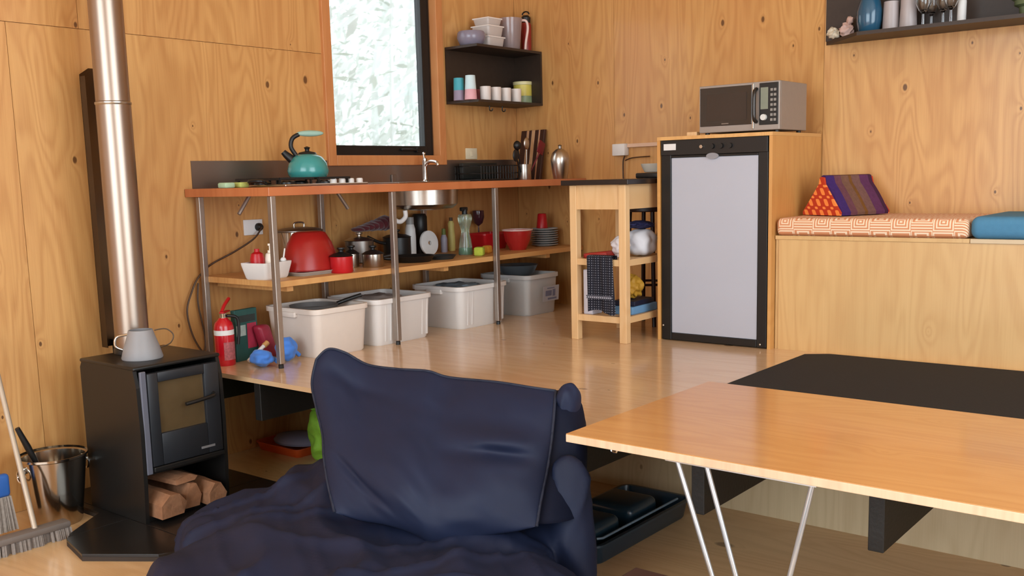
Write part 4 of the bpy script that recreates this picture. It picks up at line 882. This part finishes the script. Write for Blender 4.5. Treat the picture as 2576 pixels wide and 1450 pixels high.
t = B(); box(t, -0.07, 0.07, -0.12, 0.12, 0, 0.028, 0.005)
tag(mk('navy_box', t, M('dark_navy_box', '#1a2036', 0.5), loc=Vector((1.642, 4.74, Lz+0.0455)), rz=0.08), 'dark navy box on top of the light blue box', 'box')
t = B(); blob(t, (0, 0, 0.06), 0.075, (0.75, 0.85, 0.85), 4, 0.35, 61, 3.0); zm = min(v.co.z for v in t.verts)
for v in t.verts: v.co.z -= zm
tag(mk('yellow_bag', t, M('amber_bag', '#b98a2b', 0.6, var=0.2), smooth=60, loc=Vector((1.645, 4.72, Lz+0.074))), 'amber yellow food bag on the dark navy box', 'bag')
# on top of the trolley: dark scale with pale bowl
q = at_y(1633, 455, 4.82); scl = thing('kitchen_scale', 'dark kitchen scale with pale bowl on the trolley top', 'scale', (1.715, 4.86, 1.4565))
t = B(); box(t, -0.075, 0.075, -0.09, 0.09, 0, 0.03, 0.008); mk('scale_base', t, BLACKP, scl, 40)
t = B(); lathe(t, shell([(0.045, 0.031), (0.06, 0.034), (0.078, 0.07), (0.08, 0.08)], 0.003), 28); mk('scale_bowl', t, M('pale_bowl', '#b9b3a6', 0.35), scl, 40)
q = at_y(1410, 455, 5.42)
vz = thing('steel_vase', 'rounded steel flask vase at the right end of the worktop', 'vase', (q.x, 5.42, WZ1))
t = B(); lathe(t, shell([(0.044, 0), (0.048, 0.004), (0.062, 0.10), (0.064, 0.13), (0.054, 0.17), (0.03, 0.192), (0.012, 0.20)], 0.002), 34); mk('vase_body', t, STEEL, vz, 40)
t = B(); lathe(t, [(0.011, 0.20), (0.010, 0.215), (0.014, 0.22), (0, 0.226)], 16); mk('stopper', t, STEELD, vz, 40)

# wall socket with conduit on the back wall
def on_back(px, py):
    p = at_y(px, py, 5.5)
    for _ in range(30): p = at_y(px, py, yb_at(p.x))
    return p
p = on_back(1567, 377); so = thing('surface_socket', 'white surface socket box with conduit on the back wall', 'socket', (p.x, p.y-0.001, p.z), ang_b)
t = B(); box(t, -0.055, 0.055, -0.045, 0.0, -0.038, 0.038, 0.005); mk('socket_box', t, WHITEP, so, 40)
t = B(); box(t, 0.056, 0.35, -0.022, -0.001, 0.012, 0.036, 0.003); mk('conduit', t, M('conduit_pink', '#d9b59a', 0.5), so)
t = B(); tube(t, curve([(0.045, -0.03, -0.039), (0.03, -0.03, -0.08), (0.025, -0.025, -0.18), (0.025, -0.02, -0.24)], 6), 0.005, 6); tube(t, curve([(0.04, -0.02, -0.07), (0.10, -0.02, -0.055), (0.25, -0.02, -0.05)], 4), 0.004, 6); mk('cable', t, M('brown_cable'), so, 60)

# dark bar stool in the gap behind the trolley
sq_ = at_y(1630, 517, 5.17)
stl = thing('bar_stool', 'dark wooden bar stool in the gap behind the trolley', 'stool', (sq_.x, 5.17, PL))
t = B(); lathe(t, [(0, 0.68), (0.15, 0.68), (0.155, 0.685), (0.155, 0.71), (0.15, 0.715), (0, 0.715)], 30); mk('seat', t, M('stool_dark', '#2a1511', 0.4), stl, 40)
for a in range(4):
    c_, s_ = math.cos(a*math.pi/2+.78), math.sin(a*math.pi/2+.78); t = B(); tube(t, [(0.14*c_, 0.14*s_, 0.0), (0.11*c_, 0.11*s_, 0.68)], 0.013, 8); mk('leg', t, M('stool_dark'), stl, 50)
t = B(); tube(t, [(0.13*math.cos(a), 0.13*math.sin(a), 0.25) for a in np.linspace(0, 2*math.pi, 24)[:-1]], 0.008, 6, closed=True); mk('foot_ring', t, M('stool_dark'), stl, 50)

# ================================================================== FRIDGE CABINET
CXa, CXb, CYa, CYb, CZ = 1.822, 2.478, 4.70, 5.318, 1.672
fc = thing('fridge_cabinet', 'plywood cabinet built around the bar fridge', 'cabinet', (0, 0, 0))
t = B(); box(t, CXa, CXa+0.018, CYa, CYb, PL, CZ-0.0185); mk('side_panel', t, CABS, fc)
t = B(); box(t, CXb-0.018, CXb, CYa, CYb, PL, CZ-0.0185); mk('side_panel', t, CABS, fc)
t = B(); box(t, CXa, CXb, CYa, CYb, CZ-0.018, CZ); mk('top_panel', t, CABW, fc)
t = B(); box(t, CXa+0.0185, CXb-0.0185, CYb-0.012, CYb, PL, CZ-0.0185); mk('back_panel', t, CABW, fc)
fr = thing('bar_fridge', 'bar fridge with black frame and pale grey door panel in the plywood cabinet', 'fridge', (0, 0, 0))
FA, FB = CXa+0.020, CXb-0.020; f0, f1 = PL+0.004, CZ-0.0195
t = B(); box(t, FA, FB, CYa+0.03, CYb-0.02, f0, f1); mk('fridge_body', t, BLACKF, fr)
dL, dR, dB, dT = 1.904, 2.400, 0.622, 1.561
t = B()
for a in ((FA+.004, dL, f0, f1), (dR, FB-.004, f0, f1), (dL, dR, f0, dB), (dL, dR, dT, dT+0.012)): box(t, a[0], a[1], CYa+0.003, CYa+0.0295, a[2], a[3], 0.003)
mk('door_frame', t, BLACKF, fr)
t = B(); box(t, dL+.0005, dR-.0005, CYa+0.008, CYa+0.029, dB+.0005, dT-.0005, 0.003); dp = mk('door_panel', t, M('silver_grey_panel', '#b0b4c0', 0.35, 0.15, var=0.03, scale=3, coat=0.2), fr)
t = B(); box(t, FA+0.005, FB-0.005, CYa-0.002, CYa+0.0295, dT+0.0125, f1, 0.003); cpn = mk('control_panel', t, M('control_black', '#1a1a1b', 0.3), fr)
t = B(); box(t, FA+0.022, FA+0.095, CYa-0.0032, CYa-0.0021, dT+0.040, dT+0.073); mk('white_sticker', t, WHITEP, cpn)
for xx, r_, m_ in ((2.09, 0.010, STEEL), (2.15, 0.014, BLACKP), (2.20, 0.014, BLACKP), (2.25, 0.014, BLACKP)):
    t = B(); lathe(t, [(r_, 0), (r_*.9, 0.012), (0, 0.012)], 16); bmesh.ops.rotate(t, cent=(0, 0, 0), matrix=Matrix.Rotation(math.pi/2, 3, 'X'), verts=t.verts); bmesh.ops.translate(t, vec=(xx, CYa-0.0025, dT+0.052), verts=t.verts); mk('control_knob', t, m_, cpn, 50)
t = B(); lathe(t, [(0.035, 0), (0.035, 0.006), (0, 0.006)], 24, sx=1, sy=0.45); bmesh.ops.rotate(t, cent=(0, 0, 0), matrix=Matrix.Rotation(math.pi/2, 3, 'X'), verts=t.verts); bmesh.ops.translate(t, vec=(2.15, CYa+0.002, dT+0.003), verts=t.verts); mk('door_latch', t, M('latch_grey', '#8a888c', 0.4), fr, 50)
for xx, zz in ((dR+0.02, 0.60), (FA+0.012, 0.66)):
    t = B(); blob(t, (xx, CYa+0.003, zz), 0.006, (1, .5, 1), 2); mk('frame_screw', t, STEEL, fr, 50)

# microwave
mw = thing('microwave', 'silver and black microwave on top of the fridge cabinet', 'microwave', (2.036, 4.775, CZ), math.radians(0.0))
MWW, MWH, MWD = 0.445, 0.252, 0.33; SIL = M('microwave_silver', '#9c948d', 0.42, 0.5, var=0.05)
for x in (0.03, MWW-0.03):
    for y in (0.03, MWD-0.03):
        t = B(); lathe(t, [(0.012, 0), (0.012, 0.0115), (0, 0.0115)], 12, x, y); mk('foot', t, BLACKP, mw)
t = B(); box(t, 0, MWW, 0.012, MWD, 0.012, MWH, 0.004); mk('housing', t, SIL, mw)
t = B(); box(t, 0, MWW, -0.004, 0.0115, 0.012, MWH, 0.003); ff = mk('front_fascia', t, SIL, mw)
t = B(); box(t, 0.006, 0.298, -0.009, -0.0045, 0.045, MWH-0.012, 0.002); dw = mk('door_window', t, M('dark_door_glass', '#191310', 0.12, var=0.2, coat=0.5), mw)
t = B(); box(t, 0.045, 0.27, -0.0105, -0.0095, 0.07, MWH-0.045); mk('mesh_screen', t, M('mesh_brown', '#33271f', 0.35), dw)
t = B(); box(t, 0.13, 0.17, -0.0105, -0.0095, 0.052, 0.057); mk('maker_mark', t, STEELD, dw)
t = B(); box(t, 0.299, 0.309, -0.012, -0.0045, 0.02, MWH-0.006, 0.002); mk('door_edge', t, STEEL, mw)
t = B(); tube(t, curve([(0.322, -0.009, 0.055), (0.322, -0.032, 0.07), (0.322, -0.036, 0.13), (0.322, -0.032, MWH-0.055), (0.322, -0.009, MWH-0.035)], 5), 0.010, 10); mk('door_handle', t, M('handle_black_chrome', '#3a3633', 0.2, 0.6), mw, 50)
t = B(); box(t, 0.337, 0.437, -0.0085, -0.0045, 0.038, MWH-0.008, 0.002); kp = mk('keypad', t, BLACKP, mw)
t = B(); box(t, 0.345, 0.385, -0.0100, -0.0088, 0.115, MWH-0.03); mk('display', t, M('display_grey', '#7d8272', 0.3), kp)
t = B(); lathe(t, [(0.016, 0), (0.015, 0.014), (0, 0.014)], 20); bmesh.ops.rotate(t, cent=(0, 0, 0), matrix=Matrix.Rotation(math.pi/2, 3, 'X'), verts=t.verts); bmesh.ops.translate(t, vec=(0.364, -0.0088, 0.075), verts=t.verts); mk('dial', t, M('dial_white', '#cfcfca', 0.3), kp, 50)
for k in range(7):
    for j in range(2):
        t = B(); box(t, 0.397+j*0.018, 0.410+j*0.018, -0.0100, -0.0088, 0.055+k*0.0245, 0.068+k*0.0245, 0.001, 1); mk('key', t, M('key_grey', '#8b857e', 0.5), kp)
t = B(); box(t, -0.03, 0.03, -0.02, 0.02, 0, 0.022, 0.003)
tag(mk('wood_block', t, TROLW, loc=(1.985, 4.80, CZ)), 'small wooden block left of the microwave', 'block')

# ================================================================== BENCH SEAT WITH CUSHIONS
BX0, BX1, BY0, BZ = CXb+0.004, 5.6, 4.735, 1.158
be = thing('storage_bench', 'long plywood storage bench along the right wall', 'bench', (0, 0, 0))
t = B(); box(t, BX0+0.02, BX1, BY0+0.004, BY0+0.022, PL, BZ-0.0205); mk('front_panel', t, BENCHW, be)
t = B(); box(t, BX0, BX0+0.0195, BY0+0.012, YR-0.006, PL, BZ-0.0205); mk('side_panel', t, BENCHW, be)
t = B(); box(t, BX0, 3.40, BY0, YR-0.006, BZ-0.020, BZ, 0.0015, 1); mk('seat_lid', t, BENCHW, be)
t = B(); box(t, 3.402, BX1, BY0-0.004, YR-0.006, BZ-0.020, BZ, 0.0015, 1); mk('seat_lid', t, M('pale_lid', '#cdb491', 0.5, var=0.05), be)
def greekkey(name):
    m, nt, b = newmat(name); tc = nt.nodes.new('ShaderNodeTexCoord'); s_ = nt.nodes.new('ShaderNodeSeparateXYZ'); nt.links.new(tc.outputs['Object'], s_.inputs[0])
    mn = lambda *a: math_node(nt, *a)
    u = mn('DIVIDE', s_.outputs[0], 0.094); v = mn('DIVIDE', mn('SUBTRACT', mn('ADD', s_.outputs[2], s_.outputs[1]), 0.03), 0.094)
    fu = mn('SUBTRACT', mn('FRACT', u), 0.5); fv = mn('SUBTRACT', mn('FRACT', v), 0.5)
    d = mn('MAXIMUM', mn('ABSOLUTE', fu), mn('ABSOLUTE', fv))
    sq = mn('GREATER_THAN', mn('SINE', mn('MULTIPLY', d, 46.0)), 0.15)
    bars = mn('GREATER_THAN', mn('SINE', mn('MULTIPLY', mn('MAXIMUM', mn('MULTIPLY', mn('ABSOLUTE', fu), 0.6), mn('ABSOLUTE', mn('SUBTRACT', fv, 0.25))), 46.0)), 0.15)
    odd = mn('GREATER_THAN', mn('FRACT', mn('MULTIPLY', mn('FLOOR', u), 0.5)), 0.25)
    f = mn('ADD', mn('MULTIPLY', odd, bars), mn('MULTIPLY', mn('SUBTRACT', 1.0, odd), sq))
    mx = nt.nodes.new('ShaderNodeMix'); mx.data_type = 'RGBA'; mx.inputs['A'].default_value = lin('#cf8a60'); mx.inputs['B'].default_value = lin('#ecd2b4')
    nt.links.new(f, mx.inputs['Factor']); nt.links.new(mx.outputs['Result'], b.inputs['Base Color']); b.inputs['Roughness'].default_value = 0.9; return m
c1 = thing('patterned_seat_cushion', 'orange and cream key-patterned seat cushion on the bench', 'cushion', (BX0+0.008, BY0-0.012, BZ))
t = B(); box(t, 0, 3.395-BX0-0.008, 0, YR-0.012-BY0, 0, 0.088, 0.026, 4); mk('cushion_cover', t, greekkey('greek_key_fabric'), c1, 60)
t = B(); L_ = 3.395-BX0-0.008; tube(t, [(0.012, 0.012, 0.010), (L_-0.012, 0.012, 0.010)], 0.006, 6); mk('piping', t, M('piping_brown', '#a0643c', 0.8), c1, 60)
c2 = thing('blue_seat_cushion', 'plain blue seat cushion on the bench at the right edge', 'cushion', (3.402, BY0-0.02, BZ))
t = B(); box(t, 0, 1.5, 0, YR-0.012-BY0, 0, 0.10, 0.035, 5); mk('cushion_cover', t, M('steel_blue_fabric', '#4a7f9f', 0.85, var=0.1, scale=40, bump=0.1), c2, 60)
# triangular bolster pillow
def thaiend(name):
    m, nt, b = newmat(name); tc = nt.nodes.new('ShaderNodeTexCoord'); s_ = nt.nodes.new('ShaderNodeSeparateXYZ'); nt.links.new(tc.outputs['Object'], s_.inputs[0])
    mn = lambda *a: math_node(nt, *a)
    u = mn('MULTIPLY', mn('ADD', s_.outputs[0], mn('MULTIPLY', s_.outputs[2], 0.5)), 115.0); v = mn('MULTIPLY', s_.outputs[2], 115.0)
    f = mn('GREATER_THAN', mn('MULTIPLY', mn('SINE', u), mn('ADD', mn('SINE', v), 0.6)), 0.15)
    mx = nt.nodes.new('ShaderNodeMix'); mx.data_type = 'RGBA'; mx.inputs['A'].default_value = lin('#b8340f'); mx.inputs['B'].default_value = lin('#f08a3e')
    nt.links.new(f, mx.inputs['Factor']); nt.links.new(mx.outputs['Result'], b.inputs['Base Color']); b.inputs['Roughness'].default_value = 0.85; return m
q = at_z(2063, 542, BZ+0.0885); q = Vector((2.64, 4.95, BZ+0.0885))
tb = thing('triangle_pillow', 'purple triangular bolster pillow with orange patterned ends', 'pillow', q, math.radians(-25))
W2, H2, L2 = 0.135, 0.205, 0.31
def wedge(bm, y0, y1, w, h, bulge=0.0, n=6):
    prof = [(-w, 0.004), (-w*1.02, 0.02)] + [(-w+(w)*k/n-bulge*math.sin(math.pi*k/n), 0.02+(h-0.03)*k/n) for k in range(1, n)] + [(-0.014, h-0.004), (0, h), (0.014, h-0.004)] + [(w-(w)*k/n+bulge*math.sin(math.pi*k/n), 0.02+(h-0.03)*k/n) for k in range(n-1, 0, -1)] + [(w*1.02, 0.02), (w, 0.004)]
    a = [bm.verts.new((x, y0, z)) for x, z in prof]; b = [bm.verts.new((x, y1, z)) for x, z in prof]
    bm.faces.new(a); bm.faces.new(b)
    for k in range(len(prof)): bm.faces.new((a[k], a[(k+1) % len(prof)], b[(k+1) % len(prof)], b[k]))
t = B(); wedge(t, -0.012, -0.0005, W2*.96, H2*.96); mk('end_panel', t, thaiend('thai_end'), tb, 40)
t = B(); wedge(t, L2+.0005, L2+0.012, W2*.96, H2*.96); mk('end_panel', t, thaiend('thai_end2'), tb, 40)
for nm, a, b_, c in (('stripe_panel', 0, .055, '#35195c'), ('stripe_panel', .055, .10, '#5f3540'), ('stripe_panel', .10, .15, '#6b4a3a'), ('stripe_panel', .15, .17, '#6b4315'), ('stripe_panel', .17, .225, '#6b4a44'), ('stripe_panel', .225, .285, '#54264c'), ('stripe_panel', .285, .31, '#3a1232')):
    t = B(); wedge(t, a, b_-.0003, W2, H2, 0.008); mk(nm, t, M('thai_'+c[1:], c, 0.85, var=0.3, scale=60, bump=0.15, bscale=90), tb, 40)

# ================================================================== MAT, TABLE, LOW BENCH
t = B(); prism(t, [(2.70, 3.25), (4.75, 3.25), (4.75, 4.70), (2.80, 4.665), (2.70, 4.60)], PL+0.0005, PL+0.014, 0.003)
tag(mk('floor_mat', t, M('charcoal_mat', '#1b1817', 0.9, var=0.25, scale=120, bump=0.25, bscale=300)), 'large black mat on the platform in front of the bench', 'mat')
TX0, TX1, TY0, TY1, TZ = 2.872, 5.1, 2.378, 3.29, 0.708
tb = thing('plywood_table', 'plywood dining table with pale layered edge and hairpin legs', 'table', (0, 0, 0))
t = B(); prism(t, [(TX0, TY0), (TX1, TY0), (TX1, TY1), (TX0, TY1)], TZ-0.026, TZ-0.0022, 0.002)
mk('tabletop_core', t, PALEEDGE, tb)
t = B(); prism(t, [(TX0+.001, TY0+.001), (TX1-.001, TY0+.001), (TX1-.001, TY1-.001), (TX0+.001, TY1-.001)], TZ-0.002, TZ); mk('tabletop_veneer', t, TABW, tb)
HP_ = M('hairpin_silver', '#c7c9cc', 0.3, 0.7, var=0.03)
def hairpin(xa, xb, xc, xf, y, yb2):
    t = B(); tube(t, [(xa, y, TZ-0.027), (xf-0.012, y, 0.016), (xf, y, 0.0075), (xf+0.012, y, 0.016), (xc, y, TZ-0.027)], 0.0075, 8); l = mk('hairpin_leg', t, HP_, tb, 60)
    t = B(); tube(t, [(xb, yb2, TZ-0.027), (xf+0.04, yb2, 0.0075)], 0.0075, 8); mk('strut', t, HP_, l, 60)
    t = B(); box(t, xa-0.02, xc+0.02, y-0.03, yb2+0.03, TZ-0.0305, TZ-0.0265); mk('mount_plate', t, HP_, l)
hairpin(3.232, 3.312, 3.632, 3.475, 2.415, 2.435)
hairpin(4.45, 4.53, 4.85, 4.69, 2.415, 2.435)
for x in (3.4, 4.7):
    t = B(); tube(t, [(x-.12, 3.22, TZ-0.027), (x-0.01, 3.2, PL+0.012), (x, 3.2, PL+0.0075), (x+0.01, 3.2, PL+0.012), (x+.12, 3.22, TZ-0.027)], 0.0075, 8); mk('short_leg', t, HP_, tb, 60)
p = at_y(1545, 1139, TY0+0.02); t = B(); tube(t, curve([(p.x-.012, TY0+.02, TZ-.027), (p.x-.008, TY0+.02, TZ-.036), (p.x+.006, TY0+.02, TZ-.038), (p.x+.012, TY0+.02, TZ-.027)], 4), 0.003, 6); mk('hook', t, CHROME, tb, 50)
q = at_z(1599, 1426, 0.42)
lb = thing('low_brown_bench', 'dark brown low bench in front of the table at the bottom edge', 'bench', (q.x, q.y, 0))
t = B(); box(t, 0, 1.1, -0.30, 0, 0.385, 0.42, 0.006); mk('seat', t, M('chocolate_brown', '#3a2420', 0.5, var=0.1), lb)
for x in (0.04, 1.02):
    for y in (-0.27, -0.07): t = B(); box(t, x, x+0.04, y, y+0.04, 0, 0.3845); mk('leg', t, M('chocolate_brown'), lb)

# ================================================================== UNDER THE PLATFORM
q = at_z(786, 1130, 0.0)
gbg = thing('green_bag', 'crumpled lime green shopping bag stuffed under the platform', 'bag', (0.565, 3.46, 0.0))
t = B(); blob(t, (0, 0, 0.155), 0.16, (0.82, 0.85, 1.0), 5, 0.25, 71, 2.2, 2.8)
for v in t.verts: v.co.z = max(v.co.z, 0.0005)
mk('bag_body', t, M('lime_green_bag', '#93c63f', 0.6, var=0.25, scale=40, bump=0.3, bscale=60), gbg, 60)
t = B(); tube(t, curve([(-.04, -.07, .27), (-.07, -.12, .31), (-.01, -.10, .325), (0.02, -.05, .28)], 5), 0.016, 6); mk('bag_handle', t, M('lime_green_bag'), gbg, 60)
q = at_z(705, 1130, 0.01)
obx = thing('orange_tray', 'flat orange plastic tray on the floor under the platform', 'tray', (0.215, 3.46, 0.0), 0.0)
tray('tray_body', obx, M('orange_plastic', '#c8501d', 0.45), 0.185, 0.14, 0.05, 0.06, rim=0.006)
gl = thing('grey_lid', 'lilac grey oval lid lying on the orange tray', 'lid', (0.25, 3.46, 0.0505), 0.1)
t = B(); lathe(t, [(0, 0), (0.15, 0), (0.155, 0.012), (0.14, 0.030), (0.05, 0.042), (0, 0.043)], 34, sx=1.05, sy=0.8); mk('lid_body', t, M('lilac_grey', '#837f92', 0.45), gl, 50)
t = B(); box(t, -0.25, 0.25, -0.012, 0.012, 0, 0.20, 0.002)
for v in t.verts: v.co.y += v.co.z*0.5
tag(mk('scrap_board', t, M('weathered_board', '#6d5e48', 0.7, var=0.2), loc=(0.30, 3.72, 0.0), rz=0.1), 'weathered grey board leaning under the platform', 'board')
# dark teal plastic tub with lid under the table
TEALD = M('dark_teal_plastic', '#1e3340', 0.32, var=0.08, coat=0.2)
st = thing('plastic_tub', 'dark teal moulded plastic tub with raised lids under the platform edge', 'tub', (2.395, 3.36, 0.0))
tray('tub_base', st, TEALD, 0.165, 0.36, 0.085, 0.05, rim=0.012)
for y, s in ((-0.20, 1.0), (0.09, 1.0)):
    t = B(); box(t, -0.13, 0.10, y-0.11, y+0.11, 0.03, 0.125, 0.03, 4); mk('raised_lid', t, TEALD, st, 50)
t = B(); tube(t, [(0.12, -0.30, 0.088), (0.135, -0.28, 0.088), (0.135, 0.30, 0.088)], 0.005, 6); mk('rim_wire', t, M('rim_blue_grey', '#6f7f8c', 0.4), st, 60)

# ================================================================== BEAN BAG
from mathutils import noise as MN
NAVY = M('navy_canvas', '#171f37', 0.62, var=0.12, scale=10, bump=0.06, bscale=700)
NAVY.node_tree.nodes['Principled BSDF'].inputs['Specular IOR Level'].default_value = 0.35
bb = thing('bean_bag', 'large navy canvas bean bag lounger slumped against the platform', 'bean bag', (2.05, 2.1, 0.0))
BO = Vector((2.05, 2.1, 0.0))
def fold(p, s=1.0, seed=0.0):
    """cloth folds: ridged noise, finer across than along"""
    q = Vector((p.x*1.5+seed, p.y*1.7-p.x*0.5, p.z*1.5)); w = MN.noise(q*1.2)
    a = 1-abs(MN.noise(Vector((p.x*1.1+w*0.8+seed, p.y*3.4+p.x*2.2+w*0.8, p.z*1.6))))*3.2
    b = 1-abs(MN.noise(Vector((p.x*3.8-p.y*3.2+w*1.2, p.y*1.6+5.0+seed, p.z*2.0))))*3.6
    c = 1-abs(MN.noise(Vector((p.x*2.2+w, p.y*7.0+p.x*4.5, p.z*3.0+9.0))))*3.6
    return s*(0.022*max(a, 0)**1.5+0.014*max(b, 0)**2+0.006*max(c, 0)**2+0.02*MN.noise(q*1.3))
sb = B()
def sell(c, r, pw=2.6, n=5, rz=0.0):
    t = bmesh.new(); bmesh.ops.create_icosphere(t, subdivisions=n, radius=1.0)
    for v in t.verts:
        d = v.co.normalized(); s = (abs(d.x)**pw+abs(d.y)**pw+abs(d.z)**pw)**(-1/pw); v.co = Vector((d.x*s*r[0], d.y*s*r[1], d.z*s*r[2]))
    bmesh.ops.rotate(t, cent=(0, 0, 0), matrix=Matrix.Rotation(rz, 3, 'Z'), verts=t.verts); bmesh.ops.translate(t, vec=Vector(c)-BO, verts=t.verts); addbm(sb, t)
sell((1.58, 2.28, 0.13), (0.38, 0.30, 0.145), 2.8, rz=0.2)
sell((2.02, 2.03, 0.14), (0.50, 0.42, 0.155), 2.8, rz=0.3)
sell((2.50, 2.02, 0.14), (0.46, 0.44, 0.155), 2.8, rz=0.4)
sell(at_y(1424, 1320, 2.72), (0.11, 0.075, 0.25), 2.6)
sell((2.66, 2.33, 0.12), (0.24, 0.24, 0.125), 2.6)
sell((1.78, 2.48, 0.17), (0.40, 0.24, 0.20), 2.6, rz=0.1)
sell((2.22, 2.48, 0.16), (0.42, 0.22, 0.17), 2.6, rz=0.3)
seat = mk('seat_sack', sb, NAVY, bb)
md = seat.modifiers.new('remesh', 'REMESH'); md.mode = 'VOXEL'; md.voxel_size = 0.016
md = seat.modifiers.new('smooth', 'SMOOTH'); md.factor = 0.6; md.iterations = 30
dg = bpy.context.evaluated_depsgraph_get(); me = bpy.data.meshes.new_from_object(seat.evaluated_get(dg))
seat.modifiers.clear(); seat.data = me; me.materials.clear(); me.materials.append(NAVY)
nrm = [v.normal.copy() for v in me.vertices]
for v, n_ in zip(me.vertices, nrm):
    p = v.co+BO; k = min(1.0, max(0.0, p.z/0.08))
    v.co += n_*(fold(p, 1.5)-0.018)*k
    if v.co.z < 0.0015: v.co.z = 0.0015
for p in me.polygons: p.use_smooth = True
# back cushion: panel between four outlines, thick like a pillow
def pts3(pix, ya, yb):
    P = []; n = len(pix)
    for k, (x, y) in enumerate(pix): P.append(at_y(x, y, ya+(yb-ya)*k/(n-1)))
    return P
def resample(P, n):
    C = curve(P, 12); L = [0.0]
    for a, b in zip(C, C[1:]): L.append(L[-1]+(b-a).length)
    out = []; j = 0
    for k in range(n+1):
        s = L[-1]*k/n
        while j < len(L)-2 and L[j+1] < s: j += 1
        f = (s-L[j])/max(1e-9, L[j+1]-L[j]); out.append(C[j].lerp(C[j+1], min(1, max(0, f))))
    return out
NU, NV = 130, 100
yTL, yTR, yBL, yBR = 2.50, 2.86, 2.22, 2.52
top = resample(pts3([(796, 905), (826, 879), (868, 888), (925, 918), (1000, 929), (1075, 934), (1130, 950), (1250, 962), (1340, 976), (1398, 984)], yTL, yTR), NU)
bot = resample(pts3([(842, 1290), (900, 1310), (980, 1325), (1050, 1350), (1100, 1385), (1160, 1375), (1230, 1350), (1300, 1338), (1350, 1325)], yBL, yBR), NU)
lef = resample(pts3([(842, 1290), (826, 1220), (815, 1150), (812, 1095), (797, 1030), (785, 965), (796, 905)], yBL, yTL), NV)
rig = resample(pts3([(1350, 1325), (1362, 1250), (1376, 1180), (1388, 1100), (1394, 1030), (1398, 984)], yBR, yTR), NV)
nv_ = Vector((0.60, -0.78, 0.18)).normalized()
F_, K_ = [], []
bk = B()
for j in range(NV+1):
    v = j/NV; rf_, rk_ = [], []
    for i in range(NU+1):
        u = i/NU
        p = bot[i]*(1-v)+top[i]*v+lef[j]*(1-u)+rig[j]*u-(bot[0]*(1-u)*(1-v)+bot[-1]*u*(1-v)+top[0]*(1-u)*v+top[-1]*u*v)
        e = (max(0, 1-(2*u-1)**4)**0.6)*(max(0, 1-(2*v-1)**4)**0.6)
        edge = min(1.0, 6*min(u, 1-u, v, 1-v))
        low = math.exp(-((v-0.34)/0.34)**2)*math.exp(-((u-0.52)/0.42)**2)
        wr = 0.0
        # long soft folds running in from the right edge and left edge
        wr -= 0.028*math.exp(-((v-(0.56-0.22*(u-0.60)))/0.045)**2)*min(1, max(0, (u-0.50)*4))*min(1, (1-u)*8)
        wr += 0.022*math.exp(-((v-(0.66-0.22*(u-0.60)))/0.06)**2)*min(1, max(0, (u-0.50)*4))
        wr -= 0.016*math.exp(-((v-(0.42-0.9*u))/0.035)**2)*min(1, max(0, (0.34-u)*6))
        wr -= 0.014*math.exp(-((v-(0.90-0.25*u))/0.05)**2)*min(1, max(0, (0.5-u)*4))
        wr += 0.010*MN.noise(Vector((u*5+3, v*4, 0.5)))+0.005*MN.noise(Vector((u*13+v*6, v*9, 2.5)))
        f = p+nv_*(0.05*e+0.13*low*e-0.03*e*max(0, v-0.6)+wr*1.25*edge)
        b_ = p-Vector((0.35, -0.85, 0.0)).normalized()*(0.22*e*(1-0.75*v)+0.03*e)
        rf_.append(bk.verts.new(f-BO)); rk_.append(rf_[-1] if (i in (0, NU) or j in (0, NV)) else bk.verts.new(b_-BO))
    F_.append(rf_); K_.append(rk_)
for G in (F_, K_):
    for j in range(NV):
        for i in range(NU): 
            q4 = (G[j][i], G[j][i+1], G[j+1][i+1], G[j+1][i])
            bk.faces.new(q4 if G is F_ else q4[::-1])
back = mk('back_cushion', bk, NAVY, bb, 70)
t = B(); tube(t, [p-BO+nv_*0.002 for p in top], 0.0055, 6); tube(t, [p-BO+nv_*0.002 for p in rig], 0.0055, 6); tube(t, [p-BO+nv_*0.002 for p in lef], 0.0055, 6); mk('piping', t, M('navy_piping', '#1d2233', 0.7), back, 60)
# side of the back cushion: fabric wrapping from the right seam round to the rear
away = Vector((-0.63, 0.77, 0.0)); rtv = Vector(RT)
t = B(); gr = []; n = 36; E_ = [rig[int(round(k*NV/n))] for k in range(n+1)]
for k, P_ in enumerate(E_):
    s_ = k/n; wdt = mpp(P_)*(26+106*(1-s_)**0.45); row = []
    for m_ in range(9):
        f = m_/8; a_ = f*math.pi/2*1.15
        q_ = P_+rtv*wdt*math.sin(a_)+away*(0.02+0.16*(1-math.cos(a_)))*(1-0.55*s_)+nv_*(0.012*math.sin(f*7+s_*9)*math.sin(math.pi*f))
        row.append(t.verts.new(q_-BO-nv_*0.004))
    gr.append(row)
for r0, r1 in zip(gr, gr[1:]):
    for i_ in range(8): t.faces.new((r0[i_], r0[i_+1], r1[i_+1], r1[i_]))
bmesh.ops.solidify(t, geom=t.faces[:], thickness=0.012)
mk('side_gusset', t, NAVY, bb, 70)
# rounded corner flap at the upper right
t = B(); c0 = at_y(1430, 1022, 2.875)-BO
blob(t, (0, 0, 0), 1.0, (0.036, 0.055, 0.080), 4, 0.12, 81, 1.6, 2.6)
for v in t.verts: v.co += c0
mk('corner_flap', t, NAVY, bb, 70)
